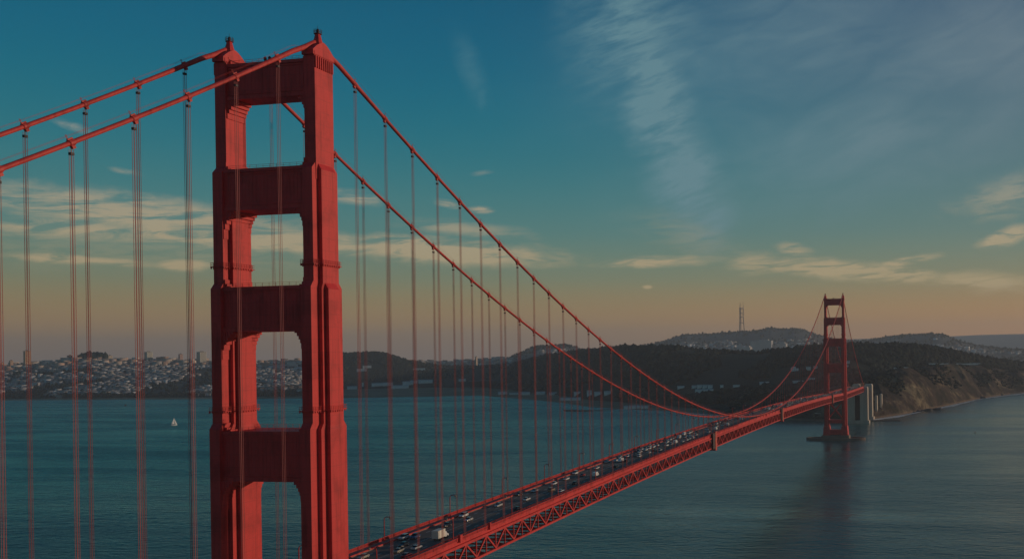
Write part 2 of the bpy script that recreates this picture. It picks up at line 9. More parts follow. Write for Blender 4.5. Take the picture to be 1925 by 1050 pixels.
FAR=[[[-1806.5,3571.6,40.0],[-2872.1,5609.9,40.3],[-3564.1,6940.7,30.0]],[[-1787.6,3581.4,40.0],[-2842.9,5625.0,50.6],[-3528.5,6959.2,30.0]],[[-1768.6,3591.2,40.0],[-2813.6,5640.0,60.8],[-3492.7,6977.5,30.0]],[[-1749.5,3600.8,40.0],[-2784.2,5654.9,71.1],[-3456.7,6995.7,30.0]],[[-1730.3,3610.4,40.0],[-2754.6,5669.7,81.4],[-3420.6,7013.8,30.0]],[[-1711.0,3619.9,40.0],[-2724.8,5684.4,91.8],[-3384.2,7031.7,30.0]],[[-1691.6,3629.4,40.0],[-2694.8,5699.0,106.4],[-3347.7,7049.5,30.0]],[[-1672.1,3638.8,40.0],[-2664.7,5713.5,121.1],[-3310.9,7067.2,30.0]],[[-1652.5,3648.1,40.0],[-2634.4,5727.9,135.8],[-3274.0,7084.7,30.0]],[[-1632.8,3657.3,40.0],[-2604.0,5742.2,150.6],[-3237.0,7102.1,30.0]],[[-1613.0,3666.5,40.0],[-2573.4,5756.3,165.3],[-3199.7,7119.4,30.0]],[[-1593.1,3675.5,40.0],[-2542.7,5770.3,180.0],[-3162.2,7136.4,30.0]],[[-1573.2,3684.5,40.0],[-2511.9,5784.2,194.7],[-3124.6,7153.4,30.0]],[[-1553.1,3693.4,40.0],[-2481.0,5798.0,201.2],[-3086.8,7170.2,30.0]],[[-1532.9,3702.3,40.0],[-2450.0,5811.5,204.9],[-3048.9,7186.8,30.0]],[[-1512.7,3711.0,40.0],[-2418.9,5825.0,206.0],[-3010.7,7203.3,30.0]],[[-1492.4,3719.7,40.0],[-2387.7,5838.3,207.1],[-2972.4,7219.6,30.0]],[[-1471.9,3728.2,40.0],[-2356.3,5851.4,208.2],[-2933.9,7235.7,30.0]],[[-1451.4,3736.7,40.0],[-2324.8,5864.5,209.3],[-2895.3,7251.7,30.0]],[[-1430.8,3745.1,40.0],[-2293.2,5877.3,203.6],[-2856.5,7267.5,30.0]],[[-1410.2,3753.4,40.0],[-2261.6,5890.0,197.9],[-2817.6,7283.2,30.0]],[[-1389.4,3761.6,40.0],[-2229.9,5902.6,183.5],[-2778.5,7298.7,30.0]],[[-1408.6,3873.4,40.0],[-2238.2,6018.6,169.6],[-2779.3,7417.6,30.0]],[[-1426.7,3985.5,40.0],[-2245.1,6134.9,165.9],[-2778.9,7536.8,30.0]],[[-1443.6,4097.9,40.0],[-2250.9,6251.6,162.1],[-2777.2,7656.2,30.0]],[[-1459.4,4210.6,40.0],[-2255.2,6368.5,169.4],[-2774.4,7775.8,30.0]],[[-1473.9,4323.5,40.0],[-2258.4,6485.6,176.9],[-2770.2,7895.6,30.0]],[[-1487.3,4436.8,40.0],[-2260.3,6603.0,184.6],[-2764.9,8015.6,30.0]],[[-1499.5,4550.4,40.0],[-2261.0,6720.7,194.1],[-2758.2,8135.8,30.0]],[[-1510.6,4664.2,40.0],[-2260.4,6838.5,203.9],[-2750.4,8256.2,30.0]],[[-1520.4,4778.2,40.0],[-2258.7,6956.5,208.3],[-2741.3,8376.8,30.0]],[[-1504.4,4818.8,40.0],[-2231.3,7000.9,206.4],[-2706.3,8423.7,30.0]],[[-1488.0,4859.3,40.0],[-2203.4,7045.2,204.5],[-2670.9,8470.5,30.0]],[[-1471.2,4899.8,40.0],[-2174.9,7089.5,210.8],[-2634.9,8517.2,30.0]],[[-1454.0,4940.3,40.0],[-2146.0,7133.7,217.1],[-2598.5,8563.8,30.0]],[[-1436.4,4980.7,40.0],[-2116.6,7177.8,225.1],[-2561.7,8610.3,30.0]],[[-1418.4,5021.1,40.0],[-2086.7,7221.9,234.9],[-2524.4,8656.6,30.0]],[[-1399.9,5061.5,40.0],[-2056.4,7265.8,244.7],[-2486.6,8702.8,30.0]],[[-1381.0,5101.8,40.0],[-2025.6,7309.7,259.7],[-2448.3,8748.9,30.0]],[[-1361.8,5142.1,40.0],[-1994.3,7353.4,274.9],[-2409.6,8794.8,30.0]],[[-1342.1,5182.4,40.0],[-1962.7,7397.1,286.7],[-2370.4,8840.6,30.0]],[[-1322.0,5222.6,40.0],[-1930.6,7440.6,295.3],[-2330.8,8886.2,30.0]],[[-1301.5,5262.7,40.0],[-1898.2,7483.9,296.2],[-2290.7,8931.7,30.0]],[[-1272.1,5270.5,40.0],[-1856.9,7494.9,296.4],[-2241.7,8944.7,30.0]],[[-1242.6,5278.2,40.0],[-1815.5,7505.7,296.7],[-2192.6,8957.6,30.0]],[[-1213.0,5285.8,40.0],[-1774.1,7516.3,297.0],[-2143.4,8970.1,30.0]],[[-1183.5,5293.2,40.0],[-1732.5,7526.7,297.2],[-2094.0,8982.4,30.0]],[[-1153.8,5300.4,40.0],[-1690.9,7536.8,300.9],[-2044.6,8994.5,30.0]],[[-1124.1,5307.5,40.0],[-1649.1,7546.8,304.6],[-1995.1,9006.3,30.0]],[[-1094.4,5314.4,40.0],[-1607.3,7556.5,308.2],[-1945.6,9017.8,30.0]],[[-1064.6,5321.2,40.0],[-1565.4,7566.0,311.0],[-1895.9,9029.1,30.0]],[[-1034.7,5327.8,40.0],[-1523.5,7575.2,313.8],[-1846.2,9040.1,30.0]],[[-1004.9,5334.2,40.0],[-1481.5,7584.3,314.9],[-1796.4,9050.9,30.0]],[[-975.0,5340.5,40.0],[-1439.6,7593.1,314.3],[-1746.5,9061.3,30.0]],[[-945.0,5346.6,40.0],[-1397.5,7601.7,313.6],[-1696.6,9071.5,30.0]],[[-915.0,5352.6,40.0],[-1355.3,7610.1,324.4],[-1646.7,9081.5,30.0]],[[-885.0,5358.4,40.0],[-1313.0,7618.2,334.4],[-1596.6,9091.2,30.0]],[[-855.0,5364.0,40.0],[-1270.7,7626.1,340.5],[-1546.6,9100.6,30.0]],[[-824.9,5369.5,40.0],[-1228.6,7633.8,333.7],[-1496.5,9109.7,30.0]],[[-794.8,5374.8,40.0],[-1186.4,7641.3,329.7],[-1446.3,9118.6,30.0]],[[-764.7,5380.0,40.0],[-1144.2,7648.5,328.0],[-1396.1,9127.2,30.0]],[[-734.6,5385.0,40.0],[-1101.8,7655.5,333.0],[-1345.9,9135.5,30.0]],[[-704.4,5389.8,40.0],[-1059.6,7662.2,328.7],[-1295.7,9143.5,30.0]],[[-674.3,5394.5,40.0],[-1017.4,7668.8,320.5],[-1245.4,9151.3,30.0]],[[-644.1,5399.0,40.0],[-975.3,7675.0,304.8],[-1195.2,9158.8,30.0]],[[-614.0,5403.3,40.0],[-933.1,7681.1,289.1],[-1144.9,9166.1,30.0]],[[-583.8,5407.5,40.0],[-891.0,7686.9,273.4],[-1094.6,9173.0,30.0]],[[-553.6,5411.5,40.0],[-848.9,7692.5,257.8],[-1044.3,9179.7,30.0]],[[-520.5,5391.5,40.0],[-803.7,7674.0,246.8],[-991.0,9162.3,30.0]],[[-487.6,5371.4,40.0],[-758.8,7655.3,235.9],[-938.0,9144.6,30.0]],[[-454.9,5351.0,40.0],[-714.2,7636.4,225.0],[-885.3,9126.6,30.0]],[[-422.6,5330.5,40.0],[-669.6,7617.2,224.1],[-832.8,9108.3,30.0]],[[-390.5,5309.7,40.0],[-625.4,7597.7,223.1],[-780.6,9089.7,30.0]],[[-358.6,5288.8,40.0],[-581.4,7578.0,222.2],[-728.7,9070.8,30.0]],[[-327.1,5267.7,40.0],[-537.7,7558.1,221.3],[-677.1,9051.6,30.0]],[[-295.8,5246.4,40.0],[-494.2,7537.9,225.9],[-625.7,9032.1,30.0]],[[-264.8,5225.0,40.0],[-450.9,7517.4,230.5],[-574.6,9012.3,30.0]],[[-234.0,5203.3,40.0],[-408.0,7496.7,235.1],[-523.9,8992.3,30.0]],[[-203.6,5181.5,40.0],[-365.3,7475.8,241.0],[-473.4,8971.9,30.0]],[[-173.4,5159.5,40.0],[-322.9,7454.7,246.8],[-423.2,8951.3,30.0]],[[-143.5,5137.4,40.0],[-280.9,7433.3,252.6],[-373.3,8930.4,30.0]],[[-113.9,5115.0,40.0],[-239.1,7411.6,255.4],[-323.8,8909.2,30.0]],[[-84.5,5092.6,40.0],[-197.7,7389.8,258.1],[-274.5,8887.8,30.0]],[[-55.5,5069.9,40.0],[-156.5,7367.7,260.8],[-225.6,8866.1,30.0]],[[-26.7,5047.1,40.0],[-115.7,7345.4,261.1],[-176.9,8844.1,30.0]],[[1.7,5024.1,40.0],[-75.3,7322.8,260.8],[-128.6,8821.9,30.0]],[[29.9,5001.0,40.0],[-35.1,7300.1,260.4],[-80.6,8799.4,30.0]],[[57.8,4977.7,40.0],[4.8,7277.1,260.1],[-33.0,8776.7,30.0]],[[85.4,4954.3,40.0],[44.3,7254.0,259.7],[14.4,8753.7,30.0]],[[112.6,4930.8,40.0],[83.4,7230.6,252.1],[61.4,8730.4,30.0]],[[139.6,4907.1,40.0],[122.1,7207.0,237.3],[108.0,8706.9,30.0]],[[166.3,4883.2,40.0],[160.4,7183.2,221.7],[154.4,8683.2,30.0]],[[192.7,4859.2,40.0],[198.5,7159.2,205.2],[200.3,8659.2,30.0]],[[218.9,4859.1,40.0],[236.4,7159.0,192.3],[246.2,8659.0,30.0]],[[245.1,4858.8,40.0],[274.2,7158.7,182.6],[291.9,8658.6,30.0]],[[271.3,4858.5,40.0],[312.0,7158.1,172.9],[337.5,8657.9,30.0]],[[297.4,4857.9,40.0],[349.8,7157.3,165.0],[383.0,8657.0,30.0]],[[323.4,4857.3,40.0],[387.4,7156.4,158.8],[428.4,8655.8,30.0]],[[349.3,4856.5,40.0],[425.0,7155.3,152.7],[473.7,8654.5,30.0]],[[375.2,4855.6,40.0],[462.5,7153.9,146.6],[518.8,8652.9,30.0]],[[401.0,4854.5,40.0],[499.9,7152.4,143.9],[563.9,8651.1,30.0]],[[426.8,4853.4,40.0],[537.2,7150.7,141.2],[608.8,8649.0,30.0]],[[452.4,4852.1,40.0],[574.5,7148.8,138.6],[653.6,8646.8,30.0]],[[478.1,4850.7,40.0],[611.6,7146.8,135.9],[698.3,8644.3,30.0]],[[503.6,4849.1,40.0],[648.6,7144.5,133.2],[742.9,8641.6,30.0]],[[529.0,4847.4,40.0],[685.5,7142.1,130.8],[787.3,8638.7,30.0]],[[554.4,4845.7,40.0],[722.3,7139.5,128.7],[831.6,8635.5,30.0]],[[579.7,4843.7,40.0],[759.0,7136.7,126.7],[875.7,8632.2,30.0]],[[604.9,4841.7,40.0],[795.5,7133.8,124.6],[919.7,8628.6,30.0]],[[630.1,4839.6,40.0],[832.0,7130.7,122.5],[963.6,8624.9,30.0]],[[655.1,4837.3,40.0],[868.3,7127.4,120.4],[1007.3,8620.9,30.0]],[[680.1,4834.9,40.0],[904.5,7123.9,118.4],[1050.9,8616.8,30.0]],[[704.9,4832.4,40.0],[940.6,7120.3,116.3],[1094.3,8612.4,30.0]],[[729.7,4829.8,40.0],[976.6,7116.5,115.0],[1137.5,8607.8,30.0]],[[754.4,4827.1,40.0],[1012.4,7112.5,113.7],[1180.6,8603.1,30.0]],[[779.1,4824.2,40.0],[1048.1,7108.4,112.5],[1223.6,8598.1,30.0]],[[803.6,4821.3,40.0],[1083.7,7104.2,111.2],[1266.4,8593.0,30.0]],[[828.0,4818.2,40.0],[1119.1,7099.7,109.9],[1309.0,8587.6,30.0]],[[852.3,4815.0,40.0],[1154.4,7095.1,108.6],[1351.5,8582.1,30.0]],[[876.6,4811.8,40.0],[1189.5,7090.4,107.4],[1393.8,8576.4,30.0]],[[900.7,4808.4,40.0],[1224.6,7085.5,106.1],[1435.9,8570.5,30.0]],[[924.8,4804.9,40.0],[1259.4,7080.4,104.9],[1477.9,8564.5,30.0]],[[948.7,4801.3,40.0],[1294.2,7075.2,103.6],[1519.7,8558.2,30.0]],[[972.5,4797.7,40.0],[1328.8,7069.9,102.4],[1561.3,8551.8,30.0]],[[996.3,4793.9,40.0],[1363.2,7064.4,101.2],[1602.7,8545.2,30.0]],[[1019.9,4790.0,40.0],[1397.5,7058.8,99.9],[1644.0,8538.4,30.0]],[[1043.5,4786.0,40.0],[1431.7,7053.0,98.7],[1685.1,8531.5,30.0]],[[1066.9,4781.9,40.0],[1465.7,7047.1,97.5],[1726.0,8524.4,30.0]],[[1090.3,4777.8,40.0],[1499.5,7041.1,96.3],[1766.7,8517.1,30.0]],[[1113.5,4773.5,40.0],[1533.2,7034.9,95.0],[1807.2,8509.7,30.0]],[[1136.6,4769.2,40.0],[1566.8,7028.6,93.8],[1847.6,8502.1,30.0]],[[1159.6,4764.7,40.0],[1600.2,7022.2,92.6],[1887.8,8494.3,30.0]],[[1182.5,4760.2,40.0],[1633.4,7015.6,91.4],[1927.7,8486.4,30.0]]]
DIST=[[[-1606.9,11119.2,20.0],[-1915.9,13095.2,293.2],[-2151.4,14576.6,20.0]],[[-1454.8,11142.1,20.0],[-1737.3,13122.0,295.8],[-1953.0,14606.4,20.0]],[[-1302.6,11163.0,20.0],[-1558.5,13146.5,298.4],[-1754.5,14633.6,20.0]],[[-1150.4,11181.7,20.0],[-1379.8,13168.5,300.9],[-1556.0,14658.2,20.0]],[[-998.3,11198.5,20.0],[-1201.2,13188.1,303.4],[-1357.7,14680.0,20.0]],[[-846.4,11213.1,20.0],[-1022.8,13205.3,305.9],[-1159.5,14699.1,20.0]],[[-694.7,11225.7,20.0],[-844.7,13220.1,308.3],[-961.7,14715.5,20.0]],[[-543.4,11236.3,20.0],[-667.0,13232.5,310.7],[-764.3,14729.3,20.0]],[[-392.5,11244.9,20.0],[-489.7,13242.5,313.1],[-567.5,14740.5,20.0]],[[-242.1,11251.4,20.0],[-313.1,13250.1,314.5],[-371.2,14749.0,20.0]],[[-92.2,11256.0,20.0],[-137.1,13255.5,315.9],[-175.8,14755.0,20.0]],[[57.0,11258.6,20.0],[38.1,13258.5,317.3],[18.9,14758.3,20.0]],[[205.6,11259.2,20.0],[212.6,13259.2,322.1],[212.6,14759.2,20.0]],[[353.3,11258.0,20.0],[386.2,13257.7,327.8],[405.3,14757.6,20.0]],[[500.2,11254.8,20.0],[558.7,13254.0,331.6],[597.0,14753.5,20.0]],[[646.3,11249.9,20.0],[730.1,13248.1,332.5],[787.4,14747.0,20.0]],[[791.3,11243.1,20.0],[900.4,13240.1,333.4],[976.6,14738.2,20.0]],[[935.3,11234.6,20.0],[1069.5,13230.1,334.2],[1164.5,14727.1,20.0]],[[1078.2,11224.3,20.0],[1237.5,13217.9,342.5],[1350.9,14713.7,20.0]],[[1220.0,11212.3,20.0],[1404.1,13203.8,350.8],[1535.8,14698.1,20.0]],[[1360.7,11198.7,20.0],[1569.3,13187.8,358.9],[1719.2,14680.3,20.0]],[[1500.0,11183.5,20.0],[1732.8,13169.9,353.8],[1901.0,14660.5,20.0]],[[1638.1,11166.7,20.0],[1894.9,13150.2,348.6],[2081.2,14638.6,20.0]],[[1774.9,11148.4,20.0],[2055.4,13128.7,343.5],[2259.6,14614.7,20.0]],[[1910.3,11128.7,20.0],[2214.2,13105.5,338.4],[2436.2,14589.0,20.0]],[[2044.3,11107.5,20.0],[2371.5,13080.6,333.2],[2611.0,14561.3,20.0]],[[2176.9,11085.0,20.0],[2527.1,13054.1,328.2],[2783.9,14531.9,20.0]],[[2308.0,11061.1,20.0],[2680.9,13026.0,323.1],[2954.9,14500.8,20.0]],[[2437.6,11035.9,20.0],[2833.0,12996.5,318.0],[3124.0,14468.0,20.0]]]
TOWERS=[["T0",-3846.5,3429.4,124.5,31.1,72.6],["T1",-3846.4,3354.8,118.7,17.4,36.9],["T2",-3775.6,3578.1,135.5,25.9,39.8],["T3",-3668.7,3685.8,137.6,27.9,34.3],["T4",-3655.8,3557.6,120.0,28.9,33.3],["T5",-3543.5,3777.6,134.9,40.6,52.2],["T6",-3460.1,3880.2,132.3,23.1,43.1],["T7",-3342.2,3876.6,115.9,48.6,68.0],["T8",-3569.2,3643.1,122.4,43.1,26.4],["T9",-3905.1,3364.1,121.5,14.8,25.4],["U0",-2233.6,4476.5,114.1,13.1,27.2]]
SHOREB=[["shed",-2306.0,3696.6,21.9,45.0,10.0,"white warehouse on the shore flats, second from the near tower"],["shed",-2385.8,3633.0,11.0,39.9,10.0,"white shed right beside the near tower at the edge of the flats"],["shed",-2192.4,3690.7,11.9,73.9,9.9,"low white warehouse in front of the warehouse row on the flats"],["shed",-2188.4,3748.6,23.8,44.8,12.4,"white warehouse with a steep roof behind the front warehouse row"],["shed",-2130.4,3795.3,28.8,59.9,12.5,"white warehouse rightmost of the row in front of the dark woods"],["shed",-1995.2,3874.4,32.2,30.0,10.0,"small white shed at the foot of the dark woods, far right of the warehouses"],["house",-1367.1,2974.8,8.2,30.6,9.6,"white gabled house leftmost of the row facing the beach"],["house",-1267.1,2938.2,8.2,31.9,9.4,"white gabled house fourth along the row facing the beach, middle of the lawn"],["house",-1216.8,2952.0,8.2,31.8,9.4,"white gabled house second from right in the beach row"],["house",-1322.0,2967.5,8.2,30.4,5.7,"low white house between two gabled houses in the beach row"],["house",-1148.8,2901.6,10.0,27.5,7.3,"white house at the right end of the beach row"],["barrack",-934.7,2521.8,8.2,60.7,8.0,"long low white boathouse at the water edge beside the wharf"],["house",-981.9,2695.9,18.1,20.3,8.5,"white house behind the low boathouse by the wharf"],["house",-897.3,2580.5,19.4,14.6,14.6,"tall narrow white house behind the lawn right of the boathouse"],["house",-857.6,2546.4,22.3,20.7,9.6,"white house right of the tall narrow house behind the lawn"],["house",-818.1,2519.9,24.8,18.9,9.5,"white house rightmost of the lawn group, before the dark trees"],["barrack",-609.7,2128.5,6.3,45.6,6.7,"long low white building at the water edge below the cables"],["barrack",-574.3,2113.2,7.0,18.6,6.6,"short low white building at the right end of the waterfront building"],["barrack",-551.3,2363.7,47.4,18.9,5.8,"pale low barrack leftmost of the houses in the dark woods"],["house",-505.9,2333.7,48.2,12.9,7.1,"white gabled house first of the row in the dark woods"],["house",-488.2,2322.5,48.5,12.8,8.5,"white gabled house second of the row in the dark woods"],["house",-470.9,2312.0,48.7,12.7,8.5,"white gabled house third of the row in the dark woods"],["house",-454.0,2302.4,49.0,12.7,8.4,"white gabled house fourth of the row in the dark woods"],["barrack",-462.4,2272.5,41.8,47.3,5.6,"long pale barrack below the row of houses in the woods"],["house",-419.8,2291.9,50.5,8.4,7.0,"small white house alone right of the row in the woods"],["domed",-243.9,2405.3,90.8,21.6,10.1,"pale domed building in the woods left of the distant tower"],["house",-204.7,2395.7,92.0,12.9,8.6,"small white house right of the domed building in the woods"],["house",-187.6,2407.1,95.9,10.0,5.7,"tiny white house just left of the distant tower leg"],["barrack",-378.8,2287.8,53.1,19.5,4.2,"pale low building in the dark woods above the bridge deck"],["barrack",-304.9,2286.5,60.8,24.9,4.1,"pale low building in the woods left of the cable dip"],["barrack",-206.8,2223.1,64.8,26.8,4.0,"long pale building above the traffic near the distant tower"],["barrack",-174.6,2234.2,70.8,18.8,4.0,"pale building on the brown slope left of the distant tower"],["house",-100.3,2411.1,107.6,11.4,7.2,"white house just right of the distant tower in the woods"],["house",-96.3,2345.6,98.7,8.4,5.6,"white house lower right of the distant tower in the woods"],["barrack",-2477.5,3888.9,99.9,36.9,7.9,"pale low building in the woods right of the near tower"],["barrack",-2476.9,3845.8,86.0,41.9,7.8,"pale low building below another in the woods right of the near tower"],["shed",-2265.4,3714.1,23.3,42.4,10.0,"white warehouse on the shore flats, third from the near tower"],["shed",-2174.1,3772.5,27.5,30.0,12.5,"short white shed squeezed between two longer warehouses on the flats"],["tower",-2357.3,3668.1,18.7,7.5,17.5,"slim white tower on the flats right of the near tower"],["barrack",-2307.9,4049.3,85.0,53.2,5.3,"faint pale building high in the dark woods across the bay"]]
HOSP=[[-1090.9,6286.2,148.3,160.5,71.3],[-1223.4,6207.8,154.0,31.9,38.9],[-965.9,6360.1,171.5,71.9,28.7],[-1154.4,6120.3,153.1,55.8,24.4]]
SUTRO=[-1496.2,7530.0,314.2,234.5]
DOME=[-3663.6,4121.2,10.0]
CARS=[[-5.6,46.6,"sedan","beige"],[-8.3,75.7,"suv","silver"],[-4.9,77.5,"suv","blue"],[-1.8,64.9,"sedan","black"],[1.7,56.4,"sedan","beige"],[5.3,61.4,"sedan","silver"],[4.9,77.5,"truck","white"],[-4.5,99.1,"sedan","black"],[-6.9,117.6,"suv","white"],[-1.4,109.8,"sedan","silver"],[-4.3,141.4,"sedan","silver"],[8.6,50.1,"sedan","red"],[7.3,134.2,"sedan","black"],[-8.0,169.3,"sedan","black"],[1.1,156.7,"sedan","white"],[-5.3,178.8,"sedan","silver"],[-5.2,201.0,"sedan","white"],[2.8,181.5,"suv","tan"],[7.2,179.3,"sedan","white"],[-5.2,216.2,"sedan","white"],[-8.6,235.9,"suv","white"],[-2.8,229.7,"sedan","red"],[5.3,202.4,"sedan","black"],[5.2,229.5,"van","white"],[-3.2,256.4,"sedan","white"],[-9.6,282.3,"sedan","silver"],[-6.1,287.5,"sedan","white"],[3.8,262.1,"sedan","black"],[-10.4,304.7,"sedan","silver"],[-0.7,285.5,"van","white"],[-6.0,308.9,"sedan","white"],[2.5,285.7,"sedan","black"],[-1.0,311.6,"sedan","black"],[-11.2,344.6,"sedan","white"],[-7.0,341.4,"sedan","black"],[-0.9,312.1,"sedan","silver"],[2.8,309.3,"sedan","white"],[-4.8,348.8,"suv","white"],[3.0,327.2,"sedan","silver"],[-5.0,366.5,"sedan","white"],[-10.7,397.8,"sedan","black"],[-6.5,399.3,"sedan","white"],[1.0,366.7,"suv","white"],[2.5,385.0,"van","white"],[2.2,337.9,"sedan","black"],[4.7,341.3,"sedan","silver"],[-3.0,423.5,"sedan","white"],[3.9,410.0,"sedan","silver"],[-6.6,452.7,"suv","white"],[-4.9,467.7,"sedan","black"],[0.5,440.2,"sedan","white"],[-1.1,481.6,"suv","white"],[-6.8,537.5,"suv","white"],[-1.3,513.2,"sedan","silver"],[0.4,523.0,"sedan","white"],[-9.1,533.3,"sedan","black"]]
SAIL=[-1447.6,1581.8,5.0]
BOAT=[-2358.6,2406.6,5.0]
BUOY=[211.8,1410.9,5.0]
WHARF=[[-757.2,2047.5,5.0],[-678.8,2022.3,5.0],[-636.9,2106.4,5.0]]
ROCKS=[[100.7,1982.3,5.0,7],[109.1,2011.0,5.0,5],[120.6,2020.3,5.0,9],[140.1,2049.4,5.0,10],[248.4,2577.1,5.0,11],[290.7,2750.8,5.0,22],[185.7,2318.7,5.0,3],[91.3,1954.2,5.0,4]]
LAMPROW=[[114.7,2457.0,103.3],[119.9,2475.5,102.9],[125.1,2494.2,102.4],[130.5,2513.1,102.0],[135.9,2532.3,101.5],[141.3,2551.7,101.0],[146.9,2571.3,100.6],[152.5,2591.2,100.1],[158.2,2611.4,99.6],[163.9,2631.8,99.1],[169.8,2652.4,98.6],[175.7,2674.3,98.2],[181.7,2697.5,97.9],[187.8,2721.1,97.6],[194.0,2741.4,97.4],[200.3,2762.0,97.1],[206.6,2783.0,96.9],[213.1,2804.4,96.6],[219.6,2826.2,96.4],[226.2,2848.3,96.1],[232.9,2870.9,95.8],[239.7,2893.9,95.5],[246.6,2917.3,95.2],[253.6,2941.2,94.9],[39.6,2190.8,97.9],[43.9,2205.6,97.6],[48.2,2220.6,97.3],[52.6,2235.6,96.9],[57.1,2250.8,96.6],[61.6,2266.9,96.2]]
CLOUDS=[[-0.3223,0.3118,0.0697,0.0805,0.0,0.45,"w"],[-0.2969,0.2483,0.0402,0.1019,0.244,0.66,"w"],[-0.2687,0.1743,0.0429,0.0644,0.436,0.6,"w"],[-0.248,0.135,0.0376,0.0376,0.524,0.4,"w"],[-0.4743,0.2718,0.0139,0.0429,0.349,0.16,"w"],[-0.4648,0.2482,0.0064,0.0161,0.0,0.2,"w"],[-0.1515,0.3066,0.2307,0.0966,0.262,0.38,"v"],[-0.0732,0.2091,0.2468,0.0697,0.209,0.42,"v"],[0.0319,0.2824,0.177,0.0858,0.262,0.42,"v"],[-0.1796,0.2224,0.0805,0.0322,0.349,0.25,"v"],[0.0552,0.1495,0.059,0.0204,0.244,0.42,"h"],[0.0495,0.1078,0.0322,0.0091,0.314,1.0,"h"],[-0.107,0.0808,0.1073,0.0107,-0.105,1.0,"h"],[-0.16,0.1032,0.0215,0.0075,-0.175,0.6,"h"],[-0.0461,0.0888,0.0322,0.0048,0.14,0.9,"h"],[-0.1978,0.0895,0.0322,0.0139,0.087,0.5,"h"],[-0.2993,0.0921,0.0671,0.0064,0.035,0.85,"h"],[-0.306,0.0672,0.0054,0.0021,0.0,0.9,"h"],[0.0286,0.0656,0.0644,0.0118,-0.07,0.7,"h"],[-0.2723,0.1194,0.0644,0.0215,-0.262,0.16,"h"],[-0.504,0.1015,0.1234,0.0139,-0.052,0.95,"h"],[-0.6642,0.1089,0.1556,0.0139,-0.052,0.9,"h"],[-0.7574,0.1265,0.1395,0.0182,-0.07,0.75,"h"],[-0.806,0.1103,0.1019,0.0118,0.0,0.6,"h"],[-0.5792,0.1489,0.0268,0.0075,-0.052,0.75,"h"],[-0.4664,0.1417,0.0129,0.0038,0.0,0.8,"h"],[-0.496,0.1465,0.0139,0.0043,-0.14,0.5,"h"],[-0.484,0.1231,0.0644,0.0086,-0.07,0.45,"h"],[-0.7206,0.0832,0.0258,0.0059,0.0,0.9,"h"],[-0.7954,0.0855,0.0697,0.0048,-0.035,0.7,"h"],[-0.8339,0.1405,0.0268,0.0075,-0.175,0.4,"h"],[-0.8002,0.1939,0.0161,0.0043,-0.262,0.5,"h"],[-0.7627,0.1607,0.0118,0.0027,-0.14,0.4,"h"],[-0.4659,0.1765,0.0118,0.0032,0.175,0.25,"h"],[-0.7383,0.0958,0.177,0.0215,0.0,0.18,"h"]]
CAM=[[182.429,-240.766,140.868],[[0.980516,0.19586,-0.015073],[0.014598,0.00387,0.999886],[0.195896,-0.980624,0.000935]],34.8664,-0.23957,0.07219]

random.seed(7); rng = np.random.default_rng(11)
scene = bpy.context.scene
COL = scene.collection
WZ = 5.0                                    # water level
L = 1280.2; XC = 13.716; PI = math.pi
# ------------------------------------------------------------------ camera, sky, sun, exposure
cd = bpy.data.cameras.new('camera'); cam = bpy.data.objects.new('camera', cd); COL.objects.link(cam)
mw = Matrix.Identity(4)
for i in range(3):
    for j in range(3): mw[i][j] = CAM[1][j][i]
    mw[i][3] = CAM[0][i]
cam.matrix_world = mw
cd.sensor_width = 36; cd.lens = CAM[2]; cd.shift_x = CAM[3]; cd.shift_y = CAM[4]
cd.clip_start = 1; cd.clip_end = 80000
scene.camera = cam
SUN_AZ, SUN_EL = math.radians(61), math.radians(7)
sd = bpy.data.lights.new('sun', 'SUN'); sun = bpy.data.objects.new('sun', sd); COL.objects.link(sun)
sd.energy = 2.0; sd.angle = math.radians(0.6); sd.color = (1.0, 0.74, 0.52)
sv = Vector((math.sin(SUN_AZ)*math.cos(SUN_EL), math.cos(SUN_AZ)*math.cos(SUN_EL), math.sin(SUN_EL)))
sun.rotation_euler = sv.to_track_quat('Z', 'Y').to_euler(); sun.location = (900, 0, 400)
scene.view_settings.view_transform = 'Standard'; scene.view_settings.look = 'None'
scene.view_settings.exposure = 0; scene.view_settings.gamma = 1; scene.view_settings.use_curve_mapping = False
scene.render.engine = 'CYCLES'
scene.cycles.use_denoising = True
try: scene.cycles.denoiser = 'OPENIMAGEDENOISE'
except Exception: pass
scene.cycles.max_bounces = 5; scene.cycles.volume_bounces = 0
scene.cycles.diffuse_bounces = 2; scene.cycles.glossy_bounces = 3

